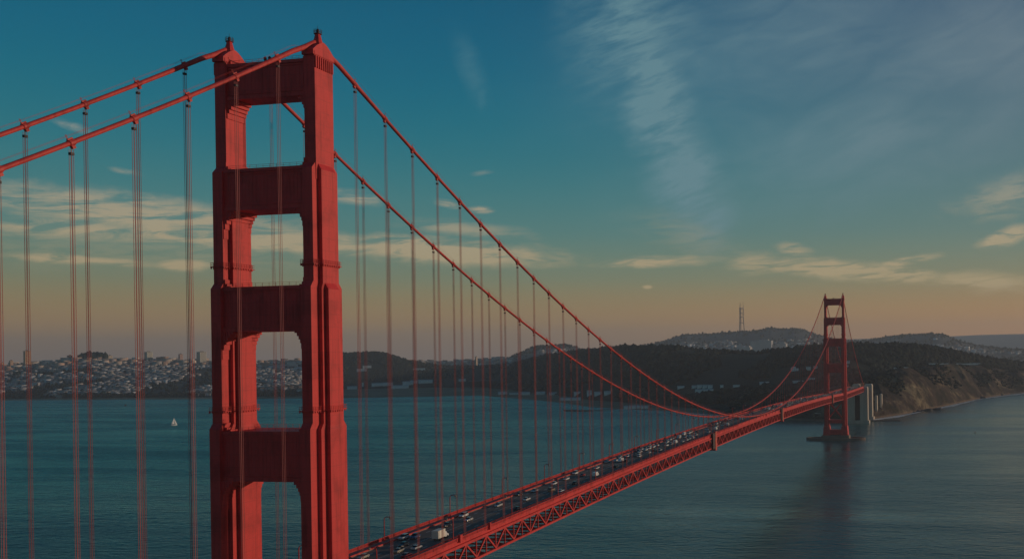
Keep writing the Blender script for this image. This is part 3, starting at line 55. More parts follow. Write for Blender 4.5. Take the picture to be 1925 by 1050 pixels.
class NT:
    """small helper to write node trees as expressions"""
    def __init__(s, nt): s.nt = nt; s.l = nt.links
    def n(s, t, **k):
        x = s.nt.nodes.new(t)
        for a, b in k.items(): setattr(x, a, b)
        return x
    def put(s, sock, v):
        if v is None: return
        if hasattr(v, 'is_output'): s.l.new(v, sock)
        else: sock.default_value = v
    def m(s, op, a=0.0, b=None, c=None, clamp=False):
        x = s.n('ShaderNodeMath', operation=op, use_clamp=clamp)
        for i, v in enumerate((a, b, c)): s.put(x.inputs[i], v)
        return x.outputs[0]
    def mix(s, f, a, b, blend='MIX'):
        x = s.n('ShaderNodeMix', data_type='RGBA', blend_type=blend)
        s.put(x.inputs[0], f); s.put(x.inputs[6], a); s.put(x.inputs[7], b)
        return x.outputs[2]
    def ramp(s, f, stops, interp='LINEAR'):
        x = s.n('ShaderNodeValToRGB'); cr = x.color_ramp; cr.interpolation = interp
        while len(cr.elements) < len(stops): cr.elements.new(0.5)
        for e, (p, c) in zip(cr.elements, stops):
            e.position = p; e.color = (c, c, c, 1) if isinstance(c, (int, float)) else (*c, 1)
        s.put(x.inputs[0], f); return x.outputs[0]
    def noise(s, vec, scale, detail=4, rough=.55, dist=0.0, dim='3D'):
        x = s.n('ShaderNodeTexNoise', noise_dimensions=dim)
        s.put(x.inputs['Vector'], vec); x.inputs['Scale'].default_value = scale
        x.inputs['Detail'].default_value = detail; x.inputs['Roughness'].default_value = rough
        x.inputs['Distortion'].default_value = dist; return x.outputs[0]
    def comb(s, x, y, z=0.0):
        c = s.n('ShaderNodeCombineXYZ')
        for i, v in enumerate((x, y, z)): s.put(c.inputs[i], v)
        return c.outputs[0]
    def smooth(s, f, lo, hi):
        x = s.n('ShaderNodeMapRange', interpolation_type='SMOOTHSTEP')
        s.put(x.inputs[0], f); x.inputs[1].default_value = lo; x.inputs[2].default_value = hi
        return x.outputs[0]

def build_world():
    w = bpy.data.worlds.new('World'); scene.world = w; w.use_nodes = True
    nt = w.node_tree; nt.nodes.clear(); N = NT(nt)
    out = N.n('ShaderNodeOutputWorld'); bg = N.n('ShaderNodeBackground')
    bg.inputs['Strength'].default_value = 0.1
    sky = N.n('ShaderNodeTexSky', sky_type='NISHITA'); sky.sun_disc = False
    sky.sun_elevation = SUN_EL; sky.sun_rotation = SUN_AZ; sky.altitude = 100
    sky.air_density = 1.2; sky.dust_density = 1.0; sky.ozone_density = 2.5
    tc = N.n('ShaderNodeTexCoord'); sep = N.n('ShaderNodeSeparateXYZ'); N.l.new(tc.outputs['Generated'], sep.inputs[0])
    x, y, z = sep.outputs
    zc = N.m('MAXIMUM', z, 0.0)
    # graded evening sky by elevation; away from the sun and towards it
    cool = N.ramp(zc, SKY_COOL, 'B_SPLINE')
    warm = N.ramp(zc, SKY_WARM, 'B_SPLINE')
    hl = N.m('SQRT', N.m('ADD', N.m('MULTIPLY', x, x), N.m('ADD', N.m('MULTIPLY', y, y), 1e-6)))
    ca = N.m('DIVIDE', N.m('ADD', N.m('MULTIPLY', x, math.sin(SUN_AZ)), N.m('MULTIPLY', y, math.cos(SUN_AZ))), hl)
    f = N.smooth(ca, -0.02, 0.72)
    base = N.mix(f, cool, warm)
    # clouds, laid out by azimuth and elevation
    u = N.m('ARCTAN2', x, y); v = N.m('ARCSINE', z)
    uv = N.comb(N.m('MULTIPLY', u, 14.0), N.m('ADD', N.m('MULTIPLY', v, 95.0), N.m('MULTIPLY', u, -6.0)))
    nh = N.noise(uv, 1.0, 9, .66, .9)
    uv2 = N.comb(N.m('ADD', N.m('MULTIPLY', u, 9.0), N.m('MULTIPLY', v, 4.0)), N.m('ADD', N.m('MULTIPLY', v, 44.0), N.m('MULTIPLY', u, -16.0)))
    nw = N.m('ADD', N.m('MULTIPLY', N.noise(uv2, 1.0, 8, .6, .7), .65), N.m('MULTIPLY', N.noise(uv2, 3.1, 8, .66, 1.0), .35))
    uv3 = N.comb(N.m('MULTIPLY', u, 6.0), N.m('ADD', N.m('MULTIPLY', v, 17.0), N.m('MULTIPLY', u, -4.0)))
    nv = N.noise(uv3, 1.4, 8, .6, 1.1)
    warpn = N.noise(N.comb(N.m('MULTIPLY', u, 30.0), N.m('MULTIPLY', v, 60.0)), 1.0, 4, .6)
    wo = N.m('SUBTRACT', warpn, 0.5)
    acc = {'h': None, 'w': None, 'v': None}
    for (u0, v0, a, b, rot, den, kind) in CLOUDS:
        du = N.m('MULTIPLY', N.m('SUBTRACT', u, u0), math.cos(v0)); dv = N.m('SUBTRACT', v, v0)
        c, s_ = math.cos(rot), math.sin(rot)
        p = N.m('DIVIDE', N.m('ADD', N.m('MULTIPLY', du, c), N.m('MULTIPLY', dv, s_)), a)
        q = N.m('DIVIDE', N.m('SUBTRACT', N.m('MULTIPLY', dv, c), N.m('MULTIPLY', du, s_)), b)
        r = N.m('SQRT', N.m('ADD', N.m('MULTIPLY', p, p), N.m('MULTIPLY', q, q)))
        r = N.m('ADD', r, N.m('MULTIPLY', wo, 1.1 if kind == 'h' else 0.35))
        mk = N.m('MULTIPLY', N.m('SUBTRACT', 1.0, N.smooth(r, (-.3 if kind == 'v' else .05), (1.45 if kind == 'v' else 1.25))), den)
        acc[kind] = mk if acc[kind] is None else N.m('MAXIMUM', acc[kind], mk)
    dh = N.m('MULTIPLY', acc['h'], N.m('ADD', N.smooth(nh, .36, .56), 0.1))
    dw = N.m('MULTIPLY', acc['w'], N.m('ADD', N.m('MULTIPLY', N.smooth(nw, .36, .66), 1.25), 0.2))
    dv_ = N.m('MULTIPLY', acc['v'], N.m('ADD', N.smooth(nv, .2, .8), 0.35))
    hi = N.m('MINIMUM', N.m('MULTIPLY', N.m('ADD', dw, dv_), 1.35), 0.85)
    c1 = N.mix(hi, base, N.mix(f, CLOUD_HI[0], CLOUD_HI[1]))
    lowc = N.ramp(zc, CLOUD_LOW)
    c2 = N.mix(N.m('MINIMUM', N.m('MULTIPLY', dh, 1.5), 0.95), c1, lowc)
    # physically based sky carries a share of the colour
    tot = N.mix(0.03, c2, N.mix(1.0, sky.outputs[0], (.1, .1, .1, 1), 'MULTIPLY'))
    # values above are radiances; the background strength is 0.1
    N.l.new(N.mix(1.0, tot, (10, 10, 10, 1), 'MULTIPLY'), bg.inputs['Color'])
    N.l.new(bg.outputs[0], out.inputs[0])

def S(r, g, b):                            # sRGB bytes to linear
    return tuple(((c/255)/12.92 if c/255 < .04045 else ((c/255+.055)/1.055)**2.4) for c in (r, g, b))
SKY_COOL = [(0.0, S(144,122,108)), (.012, S(146,120,98)), (.03, S(164,130,86)), (.05, S(154,130,86)), (.075, S(120,132,104)), (.12, S(76,128,126)), (.19, S(20,114,128)), (.27, S(0,98,126)), (.36, S(0,84,116)), (.6, S(0,64,96)), (1.0, S(0,50,80))]
SKY_WARM = [(0.0, S(186,132,90)), (.012, S(192,136,84)), (.03, S(190,138,78)), (.05, S(170,136,88)), (.075, S(134,136,106)), (.12, S(96,128,124)), (.19, S(82,116,124)), (.27, S(76,104,122)), (.36, S(68,92,118)), (.6, S(48,72,104)), (1.0, S(20,54,86))]
CLOUD_HI = [(*S(96,140,150), 1), (*S(122,136,144), 1)]
CLOUD_LOW = [(0.0, S(172,140,110)), (.07, S(178,160,122)), (.12, S(172,160,132)), (.2, S(140,148,142)), (1.0, S(125,135,145))]
build_world()

# ------------------------------------------------------------------ object helpers
def link(o, parent=None):
    COL.objects.link(o)
    if parent is not None: o.parent = parent
    return o
def tag(o, label=None, cat=None, group=None, kind=None):
    for k, v in (('label', label), ('category', cat), ('group', group), ('kind', kind)):
        if v: o[k] = v
    return o
def empty(name, loc=(0, 0, 0), rz=0.0):
    o = bpy.data.objects.new(name, None); o.location = loc; o.rotation_euler = (0, 0, rz); o.empty_display_size = 1
    return link(o)
class MB:
    def __init__(s): s.v = []; s.f = []; s.mi = []
    def add(s, vs, fs, mi=0):
        b = len(s.v); s.v += [tuple(p) for p in vs]; s.f += [tuple(i+b for i in f) for f in fs]; s.mi += [mi]*len(fs)
        return s
    def box(s, c, d, mi=0, rz=0.0):
        x, y, z = (t/2 for t in d); ca, sa = math.cos(rz), math.sin(rz)
        vs = [(c[0]+a*x*ca-b*y*sa, c[1]+a*x*sa+b*y*ca, c[2]+e*z) for a in (-1, 1) for b in (-1, 1) for e in (-1, 1)]
        return s.add(vs, [(0,1,3,2),(4,6,7,5),(0,4,5,1),(2,3,7,6),(0,2,6,4),(1,5,7,3)], mi)
    def frustum(s, c, d0, d1, h, mi=0):     # base centre, base size, top size
        vs = [(c[0]+a*d[0]/2, c[1]+b*d[1]/2, c[2]+e*h) for e, d in ((0, d0), (1, d1)) for a, b in ((-1,-1),(1,-1),(1,1),(-1,1))]
        return s.add(vs, [(3,2,1,0),(4,5,6,7),(0,1,5,4),(1,2,6,5),(2,3,7,6),(3,0,4,7)], mi)
    def bar(s, p, q, w, h=None, mi=0, n=4):
        p, q = Vector(p), Vector(q); h = h or w; d = (q-p).normalized()
        up = Vector((0,0,1)) if abs(d.z) < .95 else Vector((0,1,0))
        a = d.cross(up).normalized(); b = a.cross(d).normalized()
        vs = []
        for e in (p, q):
            for k in range(n):
                t = 2*PI*(k+.5)/n; r = 1/math.cos(PI/n)
                vs.append(e + a*(math.cos(t)*w/2*r) + b*(math.sin(t)*h/2*r))
        fs = [tuple(range(n))[::-1], tuple(range(n, 2*n))] + [(k, (k+1) % n, n+(k+1) % n, n+k) for k in range(n)]
        return s.add(vs, fs, mi)
    def tube(s, pts, rads, n=10, mi=0, caps=True):
        base = []
        for i, p in enumerate(pts):
            p = Vector(p); d = (Vector(pts[min(i+1, len(pts)-1)])-Vector(pts[max(i-1, 0)])).normalized()
            up = Vector((1,0,0)) if abs(d.x) < .9 else Vector((0,0,1))
            a = d.cross(up).normalized(); b = a.cross(d)
            r = rads[i] if hasattr(rads, '__len__') else rads
            base += [p + a*math.cos(2*PI*k/n)*r + b*math.sin(2*PI*k/n)*r for k in range(n)]
        fs = [(i*n+k, i*n+(k+1) % n, (i+1)*n+(k+1) % n, (i+1)*n+k) for i in range(len(pts)-1) for k in range(n)]
        if caps: fs += [tuple(range(n))[::-1], tuple(range((len(pts)-1)*n, len(pts)*n))]
        return s.add(base, fs, mi)
    def lathe(s, c, prof, n=12, mi=0):
        vs = [(c[0]+r*math.cos(2*PI*k/n), c[1]+r*math.sin(2*PI*k/n), c[2]+z) for r, z in prof for k in range(n)]
        fs = [(i*n+k, i*n+(k+1) % n, (i+1)*n+(k+1) % n, (i+1)*n+k) for i in range(len(prof)-1) for k in range(n)]
        fs += [tuple(range(n))[::-1], tuple(range((len(prof)-1)*n, len(prof)*n))]
        return s.add(vs, fs, mi)
    def sweep(s, ys, prof, zf, mi=0, x0=0.0):  # closed (x,z) outline carried along y on the line z = zf(y)
        n = len(prof)
        vs = [(x0+a, y, zf(y)+b) for y in ys for a, b in prof]
        fs = [(i*n+k, i*n+(k+1) % n, (i+1)*n+(k+1) % n, (i+1)*n+k) for i in range(len(ys)-1) for k in range(n)]
        fs += [tuple(range(n))[::-1], tuple(range((len(ys)-1)*n, len(ys)*n))]
        return s.add(vs, fs, mi)
    def mesh(s, name, mats, smooth=False):
        me = bpy.data.meshes.new(name); me.from_pydata(s.v, [], s.f)
        for m in (mats if isinstance(mats, (list, tuple)) else [mats]): me.materials.append(m)
        if any(s.mi): me.polygons.foreach_set('material_index', s.mi)
        if smooth: me.polygons.foreach_set('use_smooth', [True]*len(s.f))
        bm = bmesh.new(); bm.from_mesh(me); bmesh.ops.recalc_face_normals(bm, faces=bm.faces); bm.to_mesh(me); bm.free()
        return me
    def build(s, name, mats, parent=None, smooth=False):
        return link(bpy.data.objects.new(name, s.mesh(name, mats, smooth)), parent)
def inst(name, me, parent=None, loc=(0,0,0), rot=None, scale=None):
    o = bpy.data.objects.new(name, me); o.location = loc
    if rot is not None: o.rotation_euler = rot
    if scale is not None: o.scale = scale
    return link(o, parent)

# ------------------------------------------------------------------ materials
def mat(name, col, rough=.6, var=.18, scale=.4, bump=0.0, metallic=0.0, spec=.5, col2=None, stretch=(1,1,1), attr=False, objrand=0.0):
    m = bpy.data.materials.new(name); m.use_nodes = True; nt = m.node_tree; N = NT(nt)
    b = nt.nodes['Principled BSDF']; b.inputs['Roughness'].default_value = rough; b.inputs['Metallic'].default_value = metallic
    b.inputs['Specular IOR Level'].default_value = spec
    g = N.n('ShaderNodeNewGeometry'); mp = N.n('ShaderNodeMapping'); N.l.new(g.outputs['Position'], mp.inputs[0]); mp.inputs['Scale'].default_value = stretch
    n1 = N.noise(mp.outputs[0], scale, 6, .6)
    if attr:
        a = N.n('ShaderNodeVertexColor', layer_name='tint'); c = a.outputs[0]
    else:
        c = (*col, 1)
    fac = N.ramp(n1, [(.3, 0.0), (.7, 1.0)])
    lo = N.mix(1.0, c, (1-var, 1-var, 1-var, 1), 'MULTIPLY') if col2 is None else (*col2, 1)
    res = N.mix(fac, lo, c)
    if objrand:
        oi = N.n('ShaderNodeObjectInfo')
        res = N.mix(1.0, res, N.ramp(oi.outputs['Random'], [(0, 1-objrand), (1, 1.0)]), 'MULTIPLY')
    N.l.new(res, b.inputs['Base Color'])
    if bump:
        bp = N.n('ShaderNodeBump'); bp.inputs['Strength'].default_value = bump; bp.inputs['Distance'].default_value = 1.0
        N.l.new(n1, bp.inputs['Height']); N.l.new(bp.outputs[0], b.inputs['Normal'])
    return m
M = {}
def red_steel(name, col, var=.27, rough=.55):
    m = bpy.data.materials.new(name); m.use_nodes = True; nt = m.node_tree; N = NT(nt); b = nt.nodes['Principled BSDF']
    b.inputs['Roughness'].default_value = rough; b.inputs['Specular IOR Level'].default_value = .3
    g = N.n('ShaderNodeNewGeometry'); P = g.outputs['Position']
    mp = N.n('ShaderNodeMapping'); N.l.new(P, mp.inputs[0]); mp.inputs['Scale'].default_value = (1, 1, .06)   # rain streaks run down
    a = N.noise(mp.outputs[0], .9, 5, .6); c = N.noise(P, .12, 4, .6)
    f = N.m('ADD', N.m('MULTIPLY', N.smooth(a, .45, .75), .55), N.m('MULTIPLY', N.smooth(c, .45, .7), .5), clamp=True)
    faded = tuple(min(1, t*1.15+.012) for t in col); dirty = tuple(t*(1-var*1.6) for t in col)
    r1 = N.mix(f, (*faded, 1), (*dirty, 1))
    sp = N.smooth(N.noise(P, 1.7, 6, .7), .68, .8)
    r2 = N.mix(N.m('MULTIPLY', sp, .35), r1, (.09, .03, .02, 1))
    sz = N.n('ShaderNodeSeparateXYZ'); N.l.new(P, sz.inputs[0])       # plate seams
    fr = N.m('ABSOLUTE', N.m('SUBTRACT', N.m('FRACT', N.m('MULTIPLY', N.m('ADD', sz.outputs[2], N.m('MULTIPLY', a, .15)), 1/3.4)), .5))
    r2 = N.mix(N.m('MULTIPLY', N.smooth(fr, .455, .49), .15), r2, (.12, .02, .015, 1))
    N.l.new(r2, b.inputs['Base Color'])
    bp = N.n('ShaderNodeBump'); bp.inputs['Strength'].default_value = .12; bp.inputs['Distance'].default_value = .3
    N.l.new(c, bp.inputs['Height']); N.l.new(bp.outputs[0], b.inputs['Normal'])
    return m
M['red'] = red_steel('international_orange_steel', (.58, .029, .025))
M['rope'] = mat('suspender_rope', (.50, .10, .085), .6, .3, .3)
M['cable'] = red_steel('main_cable_paint', (.52, .045, .034))
M['socket'] = mat('dark_socket', (.05, .02, .02), .6)
M['asphalt'] = mat('asphalt', (.20, .15, .12), .9, .35, .25, stretch=(1, .08, 1))
M['walk'] = mat('sidewalk_concrete', (.36, .19, .14), .85, .25, .3)
M['paint'] = mat('road_paint', (.6, .58, .52), .7, .4, .8)
M['concrete'] = mat('weathered_concrete', (.62, .53, .41), .85, .3, .08, stretch=(1, 1, .25))
M['concrete_pier'] = mat('pier_concrete', (.24, .17, .13), .85, .4, .12, stretch=(1, 1, .3))
M['lampglass'] = mat('lamp_glass', (.35, .3, .24), .3)
M['glass'] = mat('car_glass', (.015, .018, .022), .12, .1, 1.0)
M['tyre'] = mat('tyre_rubber', (.02, .02, .02), .8)
M['dark'] = mat('dark_metal', (.03, .028, .028), .6)
M['lens'] = mat('headlight_lens', (.6, .6, .58), .15)
M['taill'] = mat('tail_light_lens', (.25, .01, .01), .2)
M['roof'] = mat('house_roof', (.12, .085, .07), .85, .35, .1)
M['white'] = mat('white_render', (.88, .83, .75), .8, .15, .15)
M['sail'] = mat('sailcloth', (.85, .83, .78), .7, .08, .3)
M['rock'] = mat('wet_rock', (.055, .045, .04), .7, .5, .2, bump=.6)
M['timber'] = mat('wharf_timber', (.07, .055, .045), .85, .4, .2)
M['mast'] = mat('mast_steel', (.10, .05, .045), .6, .2, .1)
M['bldg'] = mat('painted_buildings', (.5, .5, .5), .85, .25, .05, attr=True)

# ------------------------------------------------------------------ setting: water, land
def fbm(x, y, scale, octaves=5, seed=0, ridged=False):
    r = np.random.default_rng(seed); tab = r.random((256, 256)); tot = np.zeros_like(x, float); amp = 1.0; nrm = 0
    for o in range(octaves):
        X = x/scale*(2**o)+o*17.3; Y = y/scale*(2**o)+o*9.1
        xi = np.floor(X).astype(int); yi = np.floor(Y).astype(int); fx = X-xi; fy = Y-yi
        fx = fx*fx*(3-2*fx); fy = fy*fy*(3-2*fy)
        g = lambda a, b: tab[a % 256, b % 256]
        v = (g(xi, yi)*(1-fx)+g(xi+1, yi)*fx)*(1-fy)+(g(xi, yi+1)*(1-fx)+g(xi+1, yi+1)*fx)*fy
        v = v*2-1
        if ridged: v = 1-2*np.abs(v)
        tot += v*amp; nrm += amp; amp *= .5
    return tot/nrm
def grid_mesh(name, X, Y, Z, m):
    n, k = X.shape
    me = bpy.data.meshes.new(name); co = np.stack([X, Y, Z], -1).reshape(-1, 3).astype(np.float32)
    idx = np.arange(n*k).reshape(n, k)
    q = np.stack([idx[:-1, :-1], idx[1:, :-1], idx[1:, 1:], idx[:-1, 1:]], -1).reshape(-1, 4)
    me.vertices.add(len(co)); me.vertices.foreach_set('co', co.ravel())
    me.loops.add(q.size); me.loops.foreach_set('vertex_index', q.ravel().astype(np.int32))
    me.polygons.add(len(q)); me.polygons.foreach_set('loop_start', np.arange(0, q.size, 4, dtype=np.int32))
    me.polygons.foreach_set('use_smooth', np.ones(len(q), bool))
    me.update(calc_edges=True); me.materials.append(m)
    if me.polygons[0].normal.z < 0: me.flip_normals()
    return link(bpy.data.objects.new(name, me))

def water_mat():
    m = bpy.data.materials.new('sea_water'); m.use_nodes = True; nt = m.node_tree; nt.nodes.clear(); N = NT(nt)
    out = N.n('ShaderNodeOutputMaterial'); df = N.n('ShaderNodeBsdfDiffuse'); gl = N.n('ShaderNodeBsdfGlossy'); mx = N.n('ShaderNodeMixShader'); fr = N.n('ShaderNodeFresnel')
    g = N.n('ShaderNodeNewGeometry'); P = g.outputs['Position']
    def mapped(sx, sy, rot):
        mp = N.n('ShaderNodeMapping'); N.l.new(P, mp.inputs[0]); mp.inputs['Scale'].default_value = (sx, sy, 1); mp.inputs['Rotation'].default_value = (0, 0, rot); return mp.outputs[0]
    big = N.noise(mapped(.0011, .0048, .3), 1.0, 5, .6, .7)        # wind lanes, hundreds of metres
    mid = N.noise(mapped(.005, .02, .2), 1.0, 5, .62, .5)
    w1 = N.noise(mapped(.040, .085, .45), 1.0, 3, .55, .5)         # swell and chop
    w2 = N.noise(mapped(.11, .22, .2), 1.0, 3, .6, .3)
    lane = N.smooth(N.m('ADD', N.m('MULTIPLY', big, .65), N.m('MULTIPLY', mid, .35)), .36, .64)
    sp = N.n('ShaderNodeSeparateXYZ'); N.l.new(P, sp.inputs[0]); wob = N.m('MULTIPLY', N.m('SUBTRACT', mid, .5), 700)
    rough_sea = N.m('SUBTRACT', 1.0, N.smooth(N.m('ADD', sp.outputs[0], wob), -1000, 100))   # calmer water in the lee of the headland
    N.l.new(N.mix(lane, (*WATER_A, 1), (*WATER_B, 1)), df.inputs['Color'])
    N.l.new(N.mix(rough_sea, (1.0, 1.0, .95, 1), (.30, .80, .80, 1)), gl.inputs['Color'])  # teal of the reflected sky put into the gloss colour, rough side only
    N.l.new(N.m('ADD', N.m('ADD', .13, N.m('MULTIPLY', rough_sea, .08)), N.m('MULTIPLY', lane, .12)), gl.inputs['Roughness'])
    h = N.m('ADD', w1, N.m('MULTIPLY', w2, .5))
    bp = N.n('ShaderNodeBump'); bp.inputs['Strength'].default_value = 1.0
    N.l.new(N.m('MULTIPLY', N.m('ADD', 1.05, N.m('MULTIPLY', rough_sea, WATER_BUMP)), N.m('ADD', .7, N.m('MULTIPLY', lane, .6))), bp.inputs['Distance'])
    N.l.new(h, bp.inputs['Height'])
    for s_ in (df, gl, fr): N.l.new(bp.outputs[0], s_.inputs['Normal'])
    fr.inputs['IOR'].default_value = 1.34
    N.l.new(N.m('MULTIPLY', fr.outputs[0], N.m('SUBTRACT', 1.1, N.m('MULTIPLY', lane, .45))), mx.inputs[0])
    N.l.new(df.outputs[0], mx.inputs[1]); N.l.new(gl.outputs[0], mx.inputs[2]); N.l.new(mx.outputs[0], out.inputs[0])
    return m
WATER_A, WATER_B, WATER_BUMP = (.001, .095, .10), (.003, .125, .13), 2.6
wb = MB(); wb.add([(-16000, -4000, WZ), (6000, -4000, WZ), (6000, 16500, WZ), (-16000, 16500, WZ)], [(0, 1, 2, 3)])
tag(wb.build('water', water_mat()), kind='structure')

def resample(P, M_):
    P = np.array(P, float); t = np.linspace(0, len(P)-1, M_); i = np.minimum(t.astype(int), len(P)-2); f = (t-i)[:, None]
    # smooth (Catmull-Rom) along the line
    g = lambda k: P[np.clip(k, 0, len(P)-1)]
    p0, p1, p2, p3 = g(i-1), g(i), g(i+1), g(i+2)
    return .5*((2*p1)+(-p0+p2)*f+(2*p0-5*p1+4*p2-p3)*f**2+(-p0+3*p1-3*p2+p3)*f**3)
SURF = {}
def loft(name, data, Mc, Nf, Nb, m, power=1.0, noise=0.0, nscale=300, ridged=0.0, rscale=90, crest_keep=.25, seed=1, jag=0.0):
    """land between a foot line, a crest line and a back line"""
    foot, crest, back = (resample([d[k] for d in data], Mc) for k in range(3))
    T = np.concatenate([np.linspace(0, 1, Nf), 1+np.linspace(0, 1, Nb)[1:]])
    rows = []
    for t in T:
        if t <= 1:
            xy = foot[:, :2]*(1-t)+crest[:, :2]*t
            e = t**power; e = e*(1-.35)+.35*(e*e*(3-2*e)); z = foot[:, 2]*(1-e)+crest[:, 2]*e
        else:
            s = t-1; xy = crest[:, :2]*(1-s)+back[:, :2]*s; e = s*s*(3-2*s); z = crest[:, 2]*(1-e)+back[:, 2]*e
        rows.append(np.concatenate([xy, z[:, None]], 1))
    G = np.array(rows); X, Y, Z = G[..., 0].copy(), G[..., 1].copy(), G[..., 2].copy()
    tt = T[:, None]; env = np.where(tt <= 1, np.sin(PI*np.clip(tt, 0, 1))**.7, .8*np.sin(PI*np.clip(tt-1, 0, 1)))+crest_keep*np.exp(-((tt-1)/.12)**2)
    Z = Z+env*noise*fbm(X, Y, nscale, 6, seed)
    if ridged:
        r = fbm(X+.35*Y, Y*.45-.25*X, rscale, 5, seed+5, True); Z = Z+env*ridged*r
    if jag: Z = Z+np.exp(-((tt-1)/.1)**2)*jag*np.abs(fbm(X, Y, 45, 3, seed+9))
    SURF[name] = (X, Y, Z, T)
    return tag(grid_mesh(name, X, Y, Z, m), kind='structure')
def surf_points(name, n, t0, t1, s0=0.0, s1=1.0, seed=3):
    X, Y, Z, T = SURF[name]; r = np.random.default_rng(seed)
    t = r.uniform(t0, t1, n); i = np.clip(np.searchsorted(T, t)-1, 0, len(T)-2); fi = ((t-T[i])/(T[i+1]-T[i]))
    s = r.uniform(s0, s1, n)*(X.shape[1]-1); j = np.minimum(s.astype(int), X.shape[1]-2); fj = s-j
    bl = lambda A: (A[i, j]*(1-fi)+A[i+1, j]*fi)*(1-fj)+(A[i, j+1]*(1-fi)+A[i+1, j+1]*fi)*fj
    return np.stack([bl(X), bl(Y), bl(Z)], 1), t, s/(X.shape[1]-1)

def land_mat(name, cols, scales=(.02, .004), bump=.5, rough=.95):
    m = bpy.data.materials.new(name); m.use_nodes = True; nt = m.node_tree; N = NT(nt); b = nt.nodes['Principled BSDF']
    b.inputs['Roughness'].default_value = rough; b.inputs['Specular IOR Level'].default_value = .1
    g = N.n('ShaderNodeNewGeometry'); P = g.outputs['Position']
    a = N.noise(P, scales[0], 7, .65, .3); c = N.noise(P, scales[1], 5, .6, .5)
    mixf = N.m('ADD', N.m('MULTIPLY', a, .55), N.m('MULTIPLY', c, .45))
    k = len(cols); stops = [(.32+.36*i/(k-1), cc) for i, cc in enumerate(cols)]
    N.l.new(N.ramp(mixf, stops), b.inputs['Base Color'])
    bp = N.n('ShaderNodeBump'); bp.inputs['Strength'].default_value = bump; bp.inputs['Distance'].default_value = 6
    N.l.new(a, bp.inputs['Height']); N.l.new(bp.outputs[0], b.inputs['Normal'])
    return m
def cliff_mat():
    m = bpy.data.materials.new('cliff_rock_and_scrub'); m.use_nodes = True; nt = m.node_tree; N = NT(nt); b = nt.nodes['Principled BSDF']
    b.inputs['Roughness'].default_value = .95; b.inputs['Specular IOR Level'].default_value = .1
    g = N.n('ShaderNodeNewGeometry'); P = g.outputs['Position']; sp = N.n('ShaderNodeSeparateXYZ'); N.l.new(P, sp.inputs[0])
    mp = N.n('ShaderNodeMapping'); N.l.new(P, mp.inputs[0]); mp.inputs['Scale'].default_value = (.8, .7, 1.5); mp.inputs['Rotation'].default_value = (0, 0, .5)
    big = N.noise(mp.outputs[0], .011, 6, .62, .8); fine = N.noise(P, .06, 7, .7, .4)
    f = N.m('ADD', N.m('MULTIPLY', big, .55), N.m('MULTIPLY', fine, .45))
    rock = N.ramp(f, [(.36, (.022, .019, .016)), (.44, (.06, .042, .034)), (.52, (.10, .068, .05)), (.575, (.22, .165, .10)), (.66, (.38, .30, .18))])
    veg = N.smooth(N.noise(P, .02, 6, .65), .45, .6)
    res = N.mix(N.m('MULTIPLY', veg, .75), rock, (.030, .030, .018, 1))
    beach = N.m('SUBTRACT', 1.0, N.smooth(sp.outputs[2], 7.0, 10.0))
    res = N.mix(N.m('MULTIPLY', beach, .8), res, (.23, .16, .115, 1))
    N.l.new(res, b.inputs['Base Color'])
    bp = N.n('ShaderNodeBump'); bp.inputs['Strength'].default_value = .9; bp.inputs['Distance'].default_value = 9
    N.l.new(fine, bp.inputs['Height']); N.l.new(bp.outputs[0], b.inputs['Normal'])
    return m
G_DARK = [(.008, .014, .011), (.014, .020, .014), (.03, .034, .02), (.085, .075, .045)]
# flats run from the shoreline inland under everything
fl = []
camxy = Vector((CAM[0][0], CAM[0][1], 0))
for (x, y) in SHORE:
    d = Vector((x, y, 0))-camxy; u = d.normalized()
    fl.append([[x-u.x*25, y-u.y*25, WZ-2.0], [x+u.x*60, y+u.y*60, WZ+3.2], [camxy.x+u.x*16000, camxy.y+u.y*16000, WZ+4.5]])
loft('shore_flats', fl, 500, 10, 40, land_mat('flats_ground', [(.05, .05, .035), (.12, .12, .07), (.20, .18, .12), (.36, .31, .24)], (.012, .003), .1), noise=.3, nscale=120)
loft('city_hill', CITY, 260, 60, 14, land_mat('city_ground', [(.035, .04, .04), (.07, .07, .065), (.11, .10, .09)], (.02, .006), .3), power=1.25, noise=14, nscale=700, seed=21, crest_keep=.1)
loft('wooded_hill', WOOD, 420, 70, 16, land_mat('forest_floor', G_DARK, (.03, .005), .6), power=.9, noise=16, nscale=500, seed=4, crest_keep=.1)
loft('headland_cliff', CLIFF, 460, 70, 20, cliff_mat(), power=.62, noise=18, nscale=150, ridged=34, rscale=170, crest_keep=.12, seed=8)
loft('far_hill', FAR, 520, 50, 10, land_mat('hazed_far_hill_cover', [(.065, .08, .08), (.10, .11, .11), (.16, .155, .145)], (.006, .0015), .5), power=1.3, noise=22, nscale=900, seed=13, crest_keep=.0, jag=1)  # grass and town colours lightened, part of the haze is painted in
loft('distant_ridge', DIST, 160, 16, 8, land_mat('hazed_ridge_cover', [(.30, .26, .23), (.40, .35, .31)], (.002, .0006), .3), noise=30, nscale=2500, seed=15, crest_keep=.1)  # pale warm haze painted into the ridge colours
if 'STOP_TERRAIN' in globals(): raise SystemExit

# ------------------------------------------------------------------ haze
hz = MB(); hz.box((-5000, 6250, 285), (21990, 20490, 590)); hm = bpy.data.materials.new('haze_air'); hm.use_nodes = True
hn = hm.node_tree; hn.nodes.clear(); ho = hn.nodes.new('ShaderNodeOutputMaterial'); hv = hn.nodes.new('ShaderNodeVolumePrincipled')
hv.inputs['Color'].default_value = (.80, .88, .96, 1); hv.inputs['Density'].default_value = 6.4e-5; hv.inputs['Anisotropy'].default_value = .2
hn.links.new(hv.outputs[0], ho.inputs['Volume'])
tag(hz.build('haze', hm), kind='stuff')

